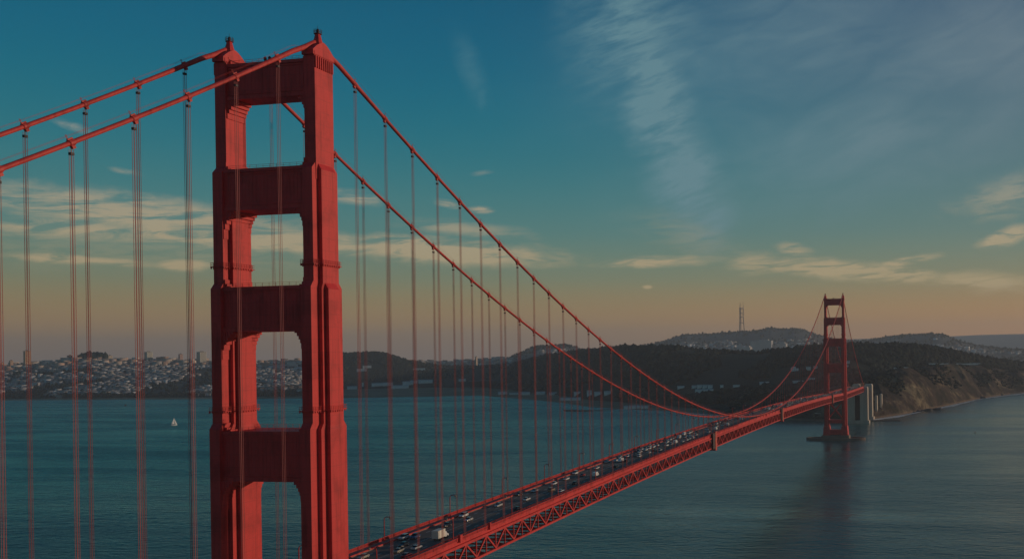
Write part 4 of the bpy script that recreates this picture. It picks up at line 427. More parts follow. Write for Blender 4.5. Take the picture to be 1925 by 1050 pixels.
# ------------------------------------------------------------------ suspension bridge: levels along the deck
def rail(y):                                # top of the outer railing
    if y < 0: return 77+y*.0073
    if y > L: return 77-(y-L)*.005
    return 77+8*(1-((y-L/2)/(L/2))**2)
ZT, SAG = 227.4, 141.4
def cable_z(y):
    if 0 <= y <= L:
        u = y/L; return ZT-4*SAG*u*(1-u)
    v = (-y if y < 0 else y-L)/342.9
    return ZT+(73.5-ZT)*v-4*13.0*v*(1-v)

# ---- towers
LEVELS = [  # z0, z1, [(half across, half along)...]
    (13.0, 122.4, [(1.53, 7.95), (2.64, 4.84), (3.9, 2.79)]),
    (120.0, 160.2, [(1.5, 6.76), (2.56, 3.62), (3.7, 2.39)]),
    (158.0, 191.9, [(1.48, 5.5), (2.6, 3.13)]),
    (189.0, 222.3, [(1.63, 3.91)])]
CX = 14.1
LEGX = {1: 14.1, -1: -13.25}
def leg_mesh():
    m = MB()
    for li, (z0, z1, cells) in enumerate(LEVELS):
        for k, (a, b) in enumerate(cells):
            top = z1-.25*k
            nxt = LEVELS[li+1][2][min(k, len(LEVELS[li+1][2])-1)] if li+1 < len(LEVELS) else None
            m.box((0, 0, (z0+top)/2), (2*a, 2*b, top-z0))
            if nxt:                           # bevelled shoulder
                a2, b2 = min(a, nxt[0])-.06, min(b, nxt[1])-.06
                m.frustum((0, 0, top), (2*a-.004, 2*b-.004), (2*a2, 2*b2), 1.7)
    # crown under the saddle: cornice with small teeth
    m.box((0, 0, 222.75), (3.7, 8.3, .9))
    return m
def crown_parts(parent, x):
    h = MB()                                  # saddle housing: arched hood over the cable
    ys = np.linspace(-4.6, 4.6, 15); prof = []
    hood = [(y, 222.9+3.5*max(0, 1-(abs(y)/5.2)**1.5)) for y in ys]
    vs = []; n = len(hood)
    for sx in (-1, 1):
        for (y, z) in hood: vs.append((x+sx*1.75, y, z))
    for sx in (-1, 1): vs += [(x+sx*1.75, -4.6, 222.2), (x+sx*1.75, 4.6, 222.2)]
    fs = [(i, i+1, n+i+1, n+i) for i in range(n-1)]
    fs += [tuple([2*n]+list(range(n))+[2*n+1]), tuple([2*n+2]+list(range(n, 2*n))+[2*n+3]), (2*n, 2*n+2, n, 0), (2*n+1, n-1, 2*n-1, 2*n+3)]
    h.add(vs, fs); o = h.build('saddle_housing', M['red'], parent)
    t = MB()
    for k in range(9):
        for sx in (-1, 1): t.box((x+sx*1.82, -3.6+k*.9, 220.4), (.28, .34, 3.2))
    t2 = t.build('cornice_tooth', M['red'], o); tag(t2, kind='stuff')
    b = MB(); b.lathe((x, 0, 226.6), [(1.35, -.6), (1.1, .5), (.68, 2.2), (.75, 2.35), (.75, 2.5)], 8)
    bo = b.build('beacon_base', M['red'], parent)
    r = MB()
    for k in range(8):
        a = 2*PI*k/8; r.bar((x+1.0*math.cos(a), math.sin(a), 228.9), (x+1.0*math.cos(a), math.sin(a), 230.0), .07)
    for z in (229.45, 230.0):
        for k in range(8):
            a, c = 2*PI*k/8, 2*PI*(k+1)/8
            r.bar((x+math.cos(a), math.sin(a), z), (x+math.cos(c), math.sin(c), z), .06)
    r.lathe((x, 0, 228.85), [(1.05, 0), (1.05, .12)], 8)
    r.build('beacon_railing', M['socket'], bo)
    l = MB(); l.lathe((x, 0, 229.0), [(.35, 0), (.42, .2), (.42, .95), (.2, 1.25), (.05, 1.3), (.04, 2.2)], 10); l.build('beacon_lantern', M['socket'], bo)
STRUTS = [(211.8, 221.6, 3.0, 3.91), (181.4, 192.6, 4.6, 5.5), (148.7, 160.6, 5.6, 6.76), (108.4, 121.8, 6.6, 7.95)]
def make_tower(name, y0, label):
    root = empty(name, (0, y0, 0)); tag(root, label, 'bridge tower', 'towers of the red suspension bridge')
    legm = leg_mesh().mesh('leg', M['red'])
    for sx in (-1, 1):
        lo = inst('leg', legm, root, (LEGX[sx], 0, 0))
        crown_parts(root, LEGX[sx])
        for zc in (166.3, 127.2):             # inspection walkways round the leg
            w = MB(); a, b = (4.05, 7.2) if zc < 140 else (2.95, 5.85)
            a1 = 1.85 if zc < 140 else 1.8
            for (da, db) in ((a1, b), (a, 2.75 if zc < 140 else 3.5)):
                w.box((0, 0, zc), (2*da+.5, 2*db+.5, .22))
                for hz_ in (.55, 1.1):
                    for s in (-1, 1):
                        w.box((s*(da+.25), 0, zc+hz_), (.07, 2*db+.5, .07)); w.box((0, s*(db+.25), zc+hz_), (2*da+.5, .07, .07))
                for k in range(int(2*db)+1):
                    for s in (-1, 1):
                        w.box((s*(da+.25), -db+k, zc+.5), (.07, .07, 1.2)); w.box((s*(da+.12), -db+k, zc-.3), (.3, .3, .5))
            w.build('inspection_walkway', M['red'], lo)
    for (z0, z1, hy, bl_) in STRUTS:
        xin = CX-1.45
        s = MB(); s.box((0, 0, (z0+z1)/2), (2*xin, 2*hy, z1-z0))
        so = s.build('cross_strut', M['red'], root)
        for sy in (-1, 1):                    # mouldings along the edges, both faces
            for zz, hh, pr_ in ((z1-.45, .9, .45), (z1-1.3, .4, .25), (z0+.5, 1.0, .4), (z0+1.5, .35, .22)):
                mo = MB(); mo.box((0, sy*(hy+pr_/2-.02), zz), (2*xin-.01, pr_, hh)); mo.build('moulding', M['red'], so)
        fl_ = MB()                            # vertical fluting on the strut face
        nfl = 21
        for k in range(nfl):
            xx = -xin+1.3+(2*xin-2.6)*k/(nfl-1)
            for sy in (-1, 1): fl_.box((xx, sy*(hy+.02), (z0+z1)/2+.1), (.7, .06, z1-z0-3.6))
        tag(fl_.build('fluting_rib', M['red'], so), kind='stuff')
        rl = MB()
        for sy in (-1, 1):
            for h_ in (.5, 1.0): rl.box((0, sy*(hy-.3), z1+h_+.02), (2*xin-.2, .06, .06))
            for k in range(13): rl.box((-xin+.4+(2*xin-.8)*k/12, sy*(hy-.3), z1+.5), (.06, .06, 1.05))
        rl.build('strut_railing', M['red'], so)
        for sx in (-1, 1):                    # stepped brackets into each corner of the opening
            bl = MB(); xb = abs(LEGX[sx])-1.45
            for k, (w_, h_) in enumerate(((.22, 7.6), (.5, 5.0), (.9, 3.5), (1.45, 2.5), (2.1, 1.6), (2.9, .75))):
                bl.box((sx*(xb-w_/2+.01*k), 0, z0-h_/2+.01), (w_, 2*bl_-.5-.3*k, h_))
            bl.build('stepped_bracket', M['red'], so)
            bu = MB()
            for k, (w_, h_) in enumerate(((.4, 2.2), (.9, 1.0), (1.8, .4))):
                bu.box((sx*(xb-w_/2+.01*k), 0, z1+h_/2-.01), (w_, 2*hy-.6-.35*k, h_))
            bu.build('stepped_bracket', M['red'], so)
    # mast lights on the top strut
    tl = MB()
    for xx in (-1.0, 0.4):
        tl.lathe((xx, -1.5, 221.6), [(.5, 0), (.35, .5), (.2, .9), (.4, 1.1), (.4, 1.6), (.1, 1.9)], 8)
    tl.build('top_beacon', M['socket'], root)
    # bracing below the deck
    bz = [(36.0, 66.0)]
    for (z0, z1) in bz:
        for sy in (-1, 1):
            for s in (-1, 1):
                bb = MB(); bb.bar((-s*(CX-1.6), sy*4.4+s*.35, z0), (s*(CX-1.6), sy*4.4+s*.35, z1), 1.7, 1.5); bb.build('cross_brace', M['red'], root)
    s = MB(); s.box((0, 0, 33.5), (2*(CX-1.45), 12.6, 5.0)); s.build('base_strut', M['red'], root)
    s = MB(); s.box((0, 0, 17.0), (2*(CX-1.45), 13.4, 7.6)); s.build('base_strut', M['red'], root)
    for sx in (-1, 1):
        f = MB(); f.frustum((LEGX[sx], 0, 12.5), (10.8, 19), (8.6, 16.6), 14); f.build('leg_plinth', M['red'], root)
    return root
north = make_tower('bridge_tower', 0.0, 'tall red art deco bridge tower in the foreground at left')
south = make_tower('bridge_tower', L, 'small distant red bridge tower standing in the water near the headland')
def make_pier(y0, label):
    p = MB(); n = 40
    def oval(a, b, z): return [(a*math.cos(2*PI*k/n), y0+b*math.sin(2*PI*k/n), z) for k in range(n)]
    R = [oval(46, 21, WZ-4), oval(46, 21, 8.6), oval(42.5, 17.5, 8.6), oval(42.5, 17.5, 7.2)]
    for i in range(3):
        p.add(R[i]+R[i+1], [(k, (k+1) % n, n+(k+1) % n, n+k) for k in range(n)])
    p.add(R[3], [tuple(range(n))])
    root = empty('tower_pier', (0, 0, 0)); tag(root, label, 'bridge pier', 'concrete piers under the bridge towers')
    p.build('fender_ring', M['concrete_pier'], root)
    b = MB(); b.frustum((0, y0, WZ), (44, 24), (42, 22), 7.6); b.build('pedestal', M['concrete_pier'], root)
make_pier(0.0, 'oval concrete pier at the foot of the near tower')
make_pier(L, 'oval concrete pier and fender at the foot of the distant tower')

# ---- main cables with bands and suspenders
rope = MB()
for dy in (-.3, .3):
    for dx in (-.22, .22):
        rope.bar((dx, dy, 0), (dx, dy, 1), .07, .07, n=4)
rope_me = rope.mesh('suspender', M['rope'])
bandm = MB(); bandm.tube([(0, -.75, 0), (0, -.6, 0), (0, .6, 0), (0, .75, 0)], [.56, .68, .68, .56], 10)
bandm.box((0, 0, .72), (.3, 1.3, .35)); bandm.box((0, 0, -.9), (.6, .8, .6))
bandm.box((.12, -.5, 1.25), (.07, .07, 1.0)); bandm.box((-.12, -.5, 1.25), (.07, .07, 1.0))
band_me = bandm.mesh('cable_band', M['cable'])
sock = MB(); sock.box((0, 0, 0), (.62, .82, .5)); sock_me = sock.mesh('socket', M['socket'])
for sx, lab in ((1, 'red main cable on the near western side, draped over the right tower leg'), (-1, 'red main cable on the far eastern side, draped over the left tower leg')):
    x = sx*XC
    root = empty('main_cable', (x, 0, 0)); tag(root, lab, 'bridge cable', 'main cables of the suspension bridge')
    ys = sorted(set(list(np.linspace(-342.9, 0, 70))+list(np.linspace(0, L, 260))+list(np.linspace(L, L+342.9, 60))))
    pts = [(0, y, cable_z(y)+(0 if min(abs(y), abs(y-L)) > 5 else -.4)) for y in ys]
    rads = [.50+.22*math.exp(-(min(abs(y), abs(y-L))/22)**2) for y in ys]
    t = MB(); t.tube(pts, rads, 12); t.build('cable_strand', M['cable'], root, True)
    hr = MB()
    for dx in (-.45, .45):
        hr.tube([(dx, y, cable_z(y)+1.55) for y in ys if abs(y) > 5 and abs(y-L) > 5 and y < L], .022, 4)
    hr.build('hand_rope', M['cable'], root)
    yl = [2.1+15.24*n for n in range(1, 84)]+[-.73-15.24*n for n in range(1, 22)]+[L+2+15.24*n for n in range(1, 22)]
    for y in yl:
        zc = cable_z(y); zb = rail(y)-1.5
        sl = (cable_z(y+1)-cable_z(y-1))/2
        b = inst('cable_band', band_me, root, (0, y, zc), (math.atan(sl), 0, 0))
        ln = zc-1.3-zb
        if ln > 1.2:
            so = inst('suspender', rope_me, root, (0, y, zb), None, (1, 1, ln))
            if y < 700: inst('socket', sock_me, so, (0, 0, 1-.9/ln), None, (1, 1, 1/ln))

# ---- deck with roadway, sidewalks, railings and stiffening trusses
deck = empty('bridge_deck', (0, 0, 0)); tag(deck, 'long red bridge deck with stiffening truss carrying the crowded roadway', 'bridge deck')
ydk = list(np.arange(-343, -8, 15.24))+list(np.arange(0, L+1, 7.62))+list(np.arange(L+7, L+342, 15.24))
o = MB(); o.sweep(ydk, [(-9.45, 0), (9.45, 0), (9.45, -.5), (-9.45, -.5)], lambda y: rail(y)-1.35); o.build('roadway', M['asphalt'], deck)
for sx in (-1, 1):
    o = MB(); o.sweep(ydk, [(sx*9.5, 0), (sx*13.3, 0), (sx*13.3, -.35), (sx*9.5, -.35)], lambda y: rail(y)-1.12); o.build('sidewalk', M['walk'], deck)
    o = MB(); o.sweep(ydk, [(sx*9.5, 0), (sx*9.9, 0), (sx*9.9, .4), (sx*9.5, .4)], lambda y: rail(y)-1.118); o.build('traffic_barrier', M['red'], deck)
    o = MB()
    o.sweep(ydk, [(sx*13.55, 0), (sx*13.8, 0), (sx*13.8, -.16), (sx*13.55, -.16)], rail)
    o.sweep(ydk, [(sx*13.6, 0), (sx*13.75, 0), (sx*13.75, -.14), (sx*13.6, -.14)], lambda y: rail(y)-.98)
    yp = np.arange(0, L, .33)
    if sx > 0 or True:
        pk_ = MB()
        for y in yp:
            if y < 520: pk_.box((sx*13.67, y, rail(y)-.57), (.10, .20, .84))
        pk_.sweep([y for y in ydk if y >= 510], [(sx*13.64, 0), (sx*13.72, 0), (sx*13.72, -.8), (sx*13.64, -.8)], lambda y: rail(y)-.14)
    ro = o.build('railing', M['red'], deck); tag(pk_.build('picket', M['red'], ro), kind='stuff')
    po = MB()
    for y in np.arange(3.81, L, 7.62): po.box((sx*13.67, y, rail(y)-.55), (.34, .34, 1.24))
    tag(po.build('railing_post', M['red'], ro), kind='stuff')
    o = MB(); o.sweep(ydk, [(sx*13.35, 0), (sx*13.5, 0), (sx*13.5, -1.45), (sx*13.35, -1.45)], lambda y: rail(y)-1.13); o.build('edge_girder', M['red'], deck)
    o = MB(); o.sweep(ydk, [(sx*13.5-.5, 0), (sx*13.5+.85, 0), (sx*13.5+.85, -.95), (sx*13.5-.5, -.95)], lambda y: rail(y)-2.5); o.build('top_chord', M['red'], deck)
    o = MB(); o.sweep(ydk, [(sx*13.7-.45, 0), (sx*13.7+.5, 0), (sx*13.7+.5, -.85), (sx*13.7-.45, -.85)], lambda y: rail(y)-9.5); o.build('bottom_chord', M['red'], deck)
unit = MB(); unit.box((0, 0, .5), (1, 1, 1)); unit_me = unit.mesh('diagonal', M['red']); unit_v = unit.mesh('vertical', M['red'])
bulk = MB()
def strut_obj(name, me, p, q, w, d):
    p, q = Vector(p), Vector(q); dd = q-p; o = bpy.data.objects.new(name, me)
    o.rotation_mode = 'QUATERNION'; o.rotation_quaternion = dd.to_track_quat('Z', 'Y'); o.location = p; o.scale = (w, d, dd.length)
    return link(o, deck)
npan = 168
Y0 = 63.6-15.24*4-2.64
k = 0
for i in range(-45, 214):
    y = i*7.62+2.6; y2 = y+7.62
    zt, zb = rail(y)-3.45, rail(y)-9.5; zt2, zb2 = rail(y2)-3.45, rail(y2)-9.5
    up = i % 2 == 0
    for sx in (1, -1):
        x = sx*13.7
        a, b = ((x, y, zt), (x, y2, zb2)) if up else ((x, y, zb), (x, y2, zt2))
        if sx > 0 and 0 < y < 1270:
            strut_obj('diagonal', unit_me, a, b, .55, .62)
            strut_obj('vertical', unit_v, (x, y, zb), (x, y, zt), .42, .42)
        elif y > L or sx < 0:
            bulk.bar(a, b, .6); bulk.bar((x, y, zb), (x, y, zt), .42)
    if -340 < y < 1640:
        bulk.box((0, y, rail(y)-2.9), (26.6, .6, 1.9)); 
        bulk.box((0, y, rail(y)-9.9), (27, .5, .55))
        if i % 2 == 0:
            bulk.bar((-13.3, y, rail(y)-9.9), (13.3, y+15.24, rail(y+15.24)-9.9), .45)
            bulk.bar((13.3, y, rail(y)-9.75), (-13.3, y+15.24, rail(y+15.24)-9.75), .45)
tag(bulk.build('far_side_bracing', M['red'], deck), kind='stuff')
lm_ = MB()
for xl, wd in ((-6.3, .2), (-3.15, .2), (3.15, .2), (6.3, .2)):
    y = 2.0
    while y < L+330:
        z = rail(y)-1.344; z2 = rail(y+3)-1.344
        lm_.add([(xl-wd, y, z), (xl+wd, y, z), (xl+wd, y+3, z2), (xl-wd, y+3, z2)], [(0, 1, 2, 3)]); y += 12.2
for xl in (-9.2, -.12, .12, 9.2):
    for a, b in zip(ydk[:-1], ydk[1:]):
        if b > 0: lm_.add([(xl-.07, a, rail(a)-1.344), (xl+.07, a, rail(a)-1.344), (xl+.07, b, rail(b)-1.344), (xl-.07, b, rail(b)-1.344)], [(0, 1, 2, 3)])
tag(lm_.build('lane_marking', M['paint'], deck), kind='stuff')
# steel cabinets and gates on the western railing
for y, w_ in ((74.5, 1.6), (96.5, 1.0), (640, 1.4)):
    c = MB(); c.box((13.95, y, rail(y)-.35), (1.0, w_, 2.6)); c.build('railing_box', M['red'], deck)
def traveler(y, label):
    r = rail(y); root = empty('maintenance_gantry', (14.0, y, r)); tag(root, label, 'maintenance gantry', 'gantries hung on the truss')
    f = MB(); f.box((1.15, 0, -5.2), (1.1, 4.2, 12.4)); f.build('gantry_frame', M['gantry'], root)
    c = MB(); c.box((1.2, 0, 1.25), (1.5, 5.0, .5)); c.build('gantry_head', M['gantry'], root)
    c = MB(); c.box((.9, -5.0, -5.0), (1.0, 5.4, 11.0)); c.build('gantry_cage', M['socket'], root)
    c = MB(); c.box((-9.0, 0, -11.6), (21.5, 4.4, .6)); c.build('gantry_floor', M['red'], root)
M['gantry'] = red_steel('gantry_paint', (.55, .085, .05))
traveler(441, 'boxy orange maintenance gantry on the truss about midway along the visible deck')
traveler(720, 'dark red maintenance gantry on the truss beyond midspan')
traveler(1130, 'thin pale maintenance gantry on the truss just before the distant tower')

# ---- lamp posts
def lamp_meshes():
    p = MB(); p.tube([(0, 0, 0), (0, 0, .6), (0, 0, .62), (0, 0, 7.2)], [.26, .25, .18, .15], 8)
    a = MB(); a.tube([(0, 0, 7.1), (-.12, 0, 7.75), (-.5, 0, 8.15), (-1.1, 0, 8.3), (-2.3, 0, 8.3)], [.15, .14, .13, .13, .12], 8)
    g = MB(); g.lathe((-2.4, 0, 7.45), [(.16, 0), (.36, .2), (.4, .65), (.2, .85), (.08, 1.0)], 8)
    return p.mesh('post', M['red']), a.mesh('arm', M['red']), g.mesh('lantern', M['lampglass'])
LM = lamp_meshes()
ordinal = ['first', 'second', 'third', 'fourth', 'fifth', 'sixth', 'seventh', 'eighth', 'ninth', 'tenth', 'eleventh', 'twelfth']
for sx in (-1, 1):
    side = 'eastern' if sx < 0 else 'western'
    for k in range(0, 28):
        y = 25.7+45.72*k
        if k < 12: lab, grp = '%s red lamp post from the near tower on the %s edge of the deck' % (ordinal[k], side), 'lamp posts along the bridge deck'
        else: lab, grp = 'tiny distant red lamp post on the %s deck edge towards the far tower' % side, 'distant lamp posts on the %s deck edge' % side
        r = empty('lamp_post', (sx*13.0, y, rail(y)-1.1), 0 if sx > 0 else PI); tag(r, lab, 'lamp post', grp)
        for nm, me in zip(('post', 'arm', 'lantern'), LM): inst(nm, me, r)

# ---- traffic
PAINT = {'white': (.85, .84, .81), 'silver': (.60, .59, .57), 'black': (.02, .021, .024), 'red': (.35, .02, .02), 'blue': (.03, .06, .16), 'beige': (.48, .42, .33), 'tan': (.36, .27, .18)}
PM = {}
for k_, c_ in PAINT.items():
    m = mat('car_paint_'+k_, c_, .28, .08, .5); m.node_tree.nodes['Principled BSDF'].inputs['Coat Weight'].default_value = .6; PM[k_] = m
def loft_body(secs, hw):
    """cross-sections (y, z_low, z_high, half width factor) along the car, rounded shoulders"""
    m = MB(); n = 8; vs = []
    for (y, z0, z1, wf) in secs:
        w = hw*wf
        vs += [(-w*.94, y, z0), (-w, y, z0+(z1-z0)*.35), (-w*.97, y, z0+(z1-z0)*.78), (-w*.82, y, z1), (w*.82, y, z1), (w*.97, y, z0+(z1-z0)*.78), (w, y, z0+(z1-z0)*.35), (w*.94, y, z0)]
    fs = [(i*n+k, i*n+(k+1) % n, (i+1)*n+(k+1) % n, (i+1)*n+k) for i in range(len(secs)-1) for k in range(n)]
    fs += [tuple(range(n))[::-1], tuple(range((len(secs)-1)*n, len(secs)*n))]
    m.add(vs, fs); return m
SPEC = {
 'sedan': dict(hw=.92, body=[(-2.35,.42,.78,.86),(-2.2,.3,.92,.95),(-1.3,.28,.96,1),(1.2,.28,.92,1),(2.0,.3,.80,.96),(2.35,.42,.68,.84)], cab=[(-1.75,.92,.95,.9),(-1.05,.92,1.40,.84),(.25,.92,1.44,.84),(1.15,.88,.92,.9)], roof=(-1.0,.22,1.425), wh=(-1.4,1.42,.33)),
 'suv': dict(hw=.98, body=[(-2.35,.5,1.0,.9),(-2.2,.36,1.12,.97),(-1.2,.34,1.14,1),(1.1,.34,1.10,1),(2.1,.36,1.0,.97),(2.4,.5,.86,.88)], cab=[(-2.15,1.1,1.14,.93),(-1.85,1.1,1.74,.86),(.35,1.1,1.78,.86),(1.2,1.06,1.1,.92)], roof=(-1.8,.3,1.765), wh=(-1.45,1.5,.38)),
 'van': dict(hw=1.0, body=[(-2.7,.45,2.0,.92),(-2.6,.36,2.15,.97),(1.0,.36,2.2,.97),(1.7,.36,1.5,.97),(2.5,.4,1.1,.95),(2.7,.5,.9,.86)], cab=[(.8,1.35,1.4,.99),(.9,1.3,2.0,.93),(1.1,1.3,2.02,.93),(1.95,1.2,1.3,.95)], roof=None, wh=(-1.7,1.7,.36))}
def car_meshes(kind):
    s = SPEC[kind]; out = {}
    body = loft_body(s['body'], s['hw'])
    if s['roof']:
        y0, y1, z = s['roof']; body.box((0, (y0+y1)/2, z+.02), (s['hw']*1.42, y1-y0, .06))
    out['body'] = body; out['windows'] = loft_body(s['cab'], s['hw'])
    w = MB(); a, b, r = s['wh']
    w.tube([(-.11, 0, 0), (.11, 0, 0)], r, 10); w.tube([(-.12, 0, 0), (.12, 0, 0)], r*.55, 8, 1); out['wheel'] = w
    h = MB(); h.box((0, 0, 0), (.38, .12, .16)); out['headlight'] = h
    return out
CM = {}
def car_mesh(kind, part, color):
    key = (kind, part, color if part == 'body' else '')
    if key not in CM:
        mb = car_meshes(kind)[part]
        mm = {'body': [PM.get(color)], 'windows': [M['glass']], 'wheel': [M['tyre'], M['lens']], 'headlight': [M['lens']]}[part]
        CM[key] = mb.mesh(part, mm, part in ('body', 'windows') and False)
    return CM[key]
def simple_car(kind, color):
    key = (kind, 'all', color)
    if key not in CM:
        a = car_meshes(kind); m = MB(); m.v = list(a['body'].v); m.f = list(a['body'].f); m.mi = [0]*len(m.f)
        m.add(a['windows'].v, a['windows'].f, 1)
        for sy in SPEC[kind]['wh'][:2]:
            for sx in (-1, 1): m.add([(v[0]+sx*SPEC[kind]['hw']*.88, v[1]+sy, v[2]+SPEC[kind]['wh'][2]) for v in a['wheel'].v], a['wheel'].f, 2)
        CM[key] = m.mesh('car', [PM[color], M['glass'], M['tyre']])
    return CM[key]
LANES = [-7.85, -4.72, -1.6, 1.6, 4.72, 7.85]
LNAME = ['outermost eastern lane', 'middle eastern lane', 'innermost eastern lane', 'innermost western lane', 'middle western lane', 'outermost western lane']
def where_words(y):
    k = (y-25.7)/45.72; i = int(round(k)); f = k-i
    if i < 0 or i > 11: return None
    w = 'level with' if abs(f) < .17 else ('just past' if f > 0 else 'just short of')
    return '%s %s lamp post' % (w, ordinal[i])
SEEN = set(); occupied = {i: [] for i in range(6)}
NICE = {'sedan': 'car', 'suv': 'SUV', 'van': 'van', 'truck': 'box truck'}
def place_car(x, y, kind, color):
    li = min(range(6), key=lambda i: abs(LANES[i]-x))
    x = LANES[li]+max(-.35, min(.35, x-LANES[li]))
    for dy in (0, 5.5, -5.5, 11, -11):
        if all(abs(y+dy-o) > 5.3 for o in occupied[li]): y += dy; break
    else: return
    occupied[li].append(y)
    z = rail(y)-1.345; slope = math.atan((rail(y+1)-rail(y-1))/2); heading = 0 if li > 2 else PI
    rx = slope if heading == 0 else -slope
    ww = where_words(y)
    if ww and y < 545:
        lab = '%s %s in the %s %s' % (color, NICE[kind], LNAME[li], ww); grp = 'cars crossing the bridge'
        alt = ['just ahead of a similar one', 'just behind a similar one']
        if lab in SEEN: lab = '%s %s second in line in the %s %s' % (color, NICE[kind], LNAME[li], ww)
        if lab in SEEN: return
        SEEN.add(lab)
    else:
        lab = 'tiny %s %s in the dense distant traffic near the far tower' % (color, NICE[kind]); grp = 'distant %s %ss near the far tower' % (color, NICE[kind])
    cat = 'truck' if kind == 'truck' else ('van' if kind == 'van' else 'car')
    name = {'truck': 'box_truck', 'van': 'van'}.get(kind, 'car')
    if kind == 'truck':
        r = empty(name, (x, y, z), heading); r.rotation_euler = (rx, 0, heading); tag(r, lab, cat, grp)
        b = MB(); b.box((0, -1.3, 2.15), (2.45, 5.0, 2.7)); b.build('cargo_box', M['truckbox'], r)
        c = loft_body([(1.35, .55, 2.0, .95), (1.5, .5, 2.35, 1), (2.4, .5, 2.3, 1), (3.0, .5, 1.5, .98), (3.9, .5, 1.25, .92), (4.0, .6, 1.0, .86)], 1.1); c.build('cab', PM['white'], r)
        g = MB(); g.add([(-.9, 2.48, 2.2), (.9, 2.48, 2.2), (.95, 2.98, 1.52), (-.95, 2.98, 1.52)], [(0, 1, 2, 3)]); g.v = [(a, b_+.03, c_+.03) for a, b_, c_ in g.v]; g.build('windscreen', M['glass'], r)
        f = MB(); f.box((0, 0, .65), (.9, 7.2, .25)); f.build('chassis', M['dark'], r)
        for yy in (-2.4, 2.9):
            for s in (-1, 1):
                w = MB(); w.tube([(-.15, 0, 0), (.15, 0, 0)], .45, 10); q = w.build('wheel', M['tyre'], r); q.location = (s*1.0, yy, .45)
        return
    if y < 330:
        r = empty(name, (x, y, z), heading); r.rotation_euler = (rx, 0, heading); tag(r, lab, cat, grp)
        inst('body', car_mesh(kind, 'body', color), r); inst('windows', car_mesh(kind, 'windows', color), r)
        a, b, rad = SPEC[kind]['wh']; hw = SPEC[kind]['hw']
        for yy in (a, b):
            for s in (-1, 1): inst('wheel', car_mesh(kind, 'wheel', color), r, (s*hw*.88, yy, rad))
        yb = SPEC[kind]['body'][-1][0]
        for s in (-1, 1): inst('headlight', car_mesh(kind, 'headlight', color), r, (s*hw*.6, yb-.05, .62))
    else:
        o = inst(name, simple_car(kind, color), None, (x, y, z), (rx, 0, heading)); tag(o, lab, cat, grp)
M['truckbox'] = mat('truck_box_paint', (.80, .74, .62), .6, .12, .6)
for (x, y, kind, color) in CARS: place_car(x, y, kind, color)
rc = random.Random(5)
cc_ = ['white']*12+['silver']*5+['black']*2+['red', 'blue', 'beige', 'tan']
for _ in range(150):
    y = rc.uniform(470, L+320) if rc.random() < .85 else rc.uniform(330, 470)
    place_car(rc.choice(LANES), y, rc.choice(['sedan']*5+['suv']*3+['van']), rc.choice(cc_))

# ------------------------------------------------------------------ concrete pylons and anchorage at the south end
def pylon(y, z1, half, depth, gap, label, tier=True):
    r = empty('bridge_pylon', (0, y, WZ)); tag(r, label, 'pylon', 'concrete pylons at the south end of the bridge')
    w = (half-gap)
    for s in (-1, 1):
        m = MB(); m.box((s*(gap+w/2), 0, (z1-WZ)/2), (w, depth, z1-WZ)); m.frustum((s*(gap+w/2), 0, z1-WZ), (w-.01, depth-.01), (w-3, depth-3), 2.2)
        sh = m.build('pylon_shaft', M['concrete'], r)
        b = MB(); 
        for k in range(3): b.box((s*(gap+w*(.25+.25*k)), -depth/2-.25, (z1-WZ)*.5), (1.4, .5, (z1-WZ)*.86))
        b.build('pilaster', M['concrete'], sh)
    m = MB(); m.box((0, depth*.15, 26), (2*gap+.01, depth*.5, 52)); m.build('recess_wall', M['recess'], r)
    m = MB(); m.box((0, 0, 2.2), (2*half+5, depth+5, 6.5)); m.build('pylon_base', M['concrete'], r)
M['recess'] = mat('dark_recess_concrete', (.09, .05, .04), .9, .3, .1)
pylon(1634, 71.5, 19.5, 20, 5.0, 'grey concrete bridge pylon rising from the water behind the distant tower')
pylon(1738, 73, 19.5, 24, 5.0, 'concrete bridge pylon with a bright sunlit edge behind the first pylon')
for x_, y_, h_, lab in ((22, 1800, 43, 'lower sunlit concrete abutment block right of the bridge pylons'), (29.5, 1830, 45, 'rightmost lower sunlit concrete abutment block beside the sandy shore')):
    m = MB(); m.box((x_, y_, WZ+h_/2), (4.5, 20, h_)); m.frustum((x_, y_, WZ+h_), (4.49, 19.9), (3.2, 18), 1.4)
    tag(m.build('abutment_block', M['concrete']), lab, 'abutment')
ar = empty('steel_arch', (0, 1657, WZ)); tag(ar, 'red steel arch between the concrete pylons under the deck end', 'arch')
for s in (-1, 1):
    a = MB(); pts = [(s*12, 1+64*t, 30+34*math.sin(PI*t)) for t in np.linspace(0, 1, 15)]
    for p, q in zip(pts[:-1], pts[1:]): a.bar(p, q, 1.2, 2.4)
    a.build('arch_rib', M['red'], ar)
    b = MB()
    for p in pts[1:-1]: b.bar(p, (p[0], p[1], 64), .8)
    b.build('arch_post', M['red'], ar)
# brick fort under the arch and its sea wall
ft = empty('brick_fort', (-62, 1722, WZ), .1); tag(ft, 'low dark masonry fort by the water left of the pylons', 'fort')
m = MB(); m.box((0, 0, 7), (62, 55, 14)); m.build('fort_wall', mat('fort_brick', (.085, .05, .04), .9, .3, .15), ft)
m = MB(); m.box((0, 0, 14.4), (63, 56, .8)); m.build('parapet', M['concrete'], ft)
for k in range(9):
    m = MB(); m.box((-24+6*k, -27.55, 8.5), (1.6, .3, 2.2)); m.build('embrasure', M['dark'], ft)
m = MB(); m.box((-8, 1687, WZ+.6), (170, 3, 3)); tag(m.build('sea_wall', M['concrete_pier']), 'dark low sea wall along the shore below the fort', 'wall')

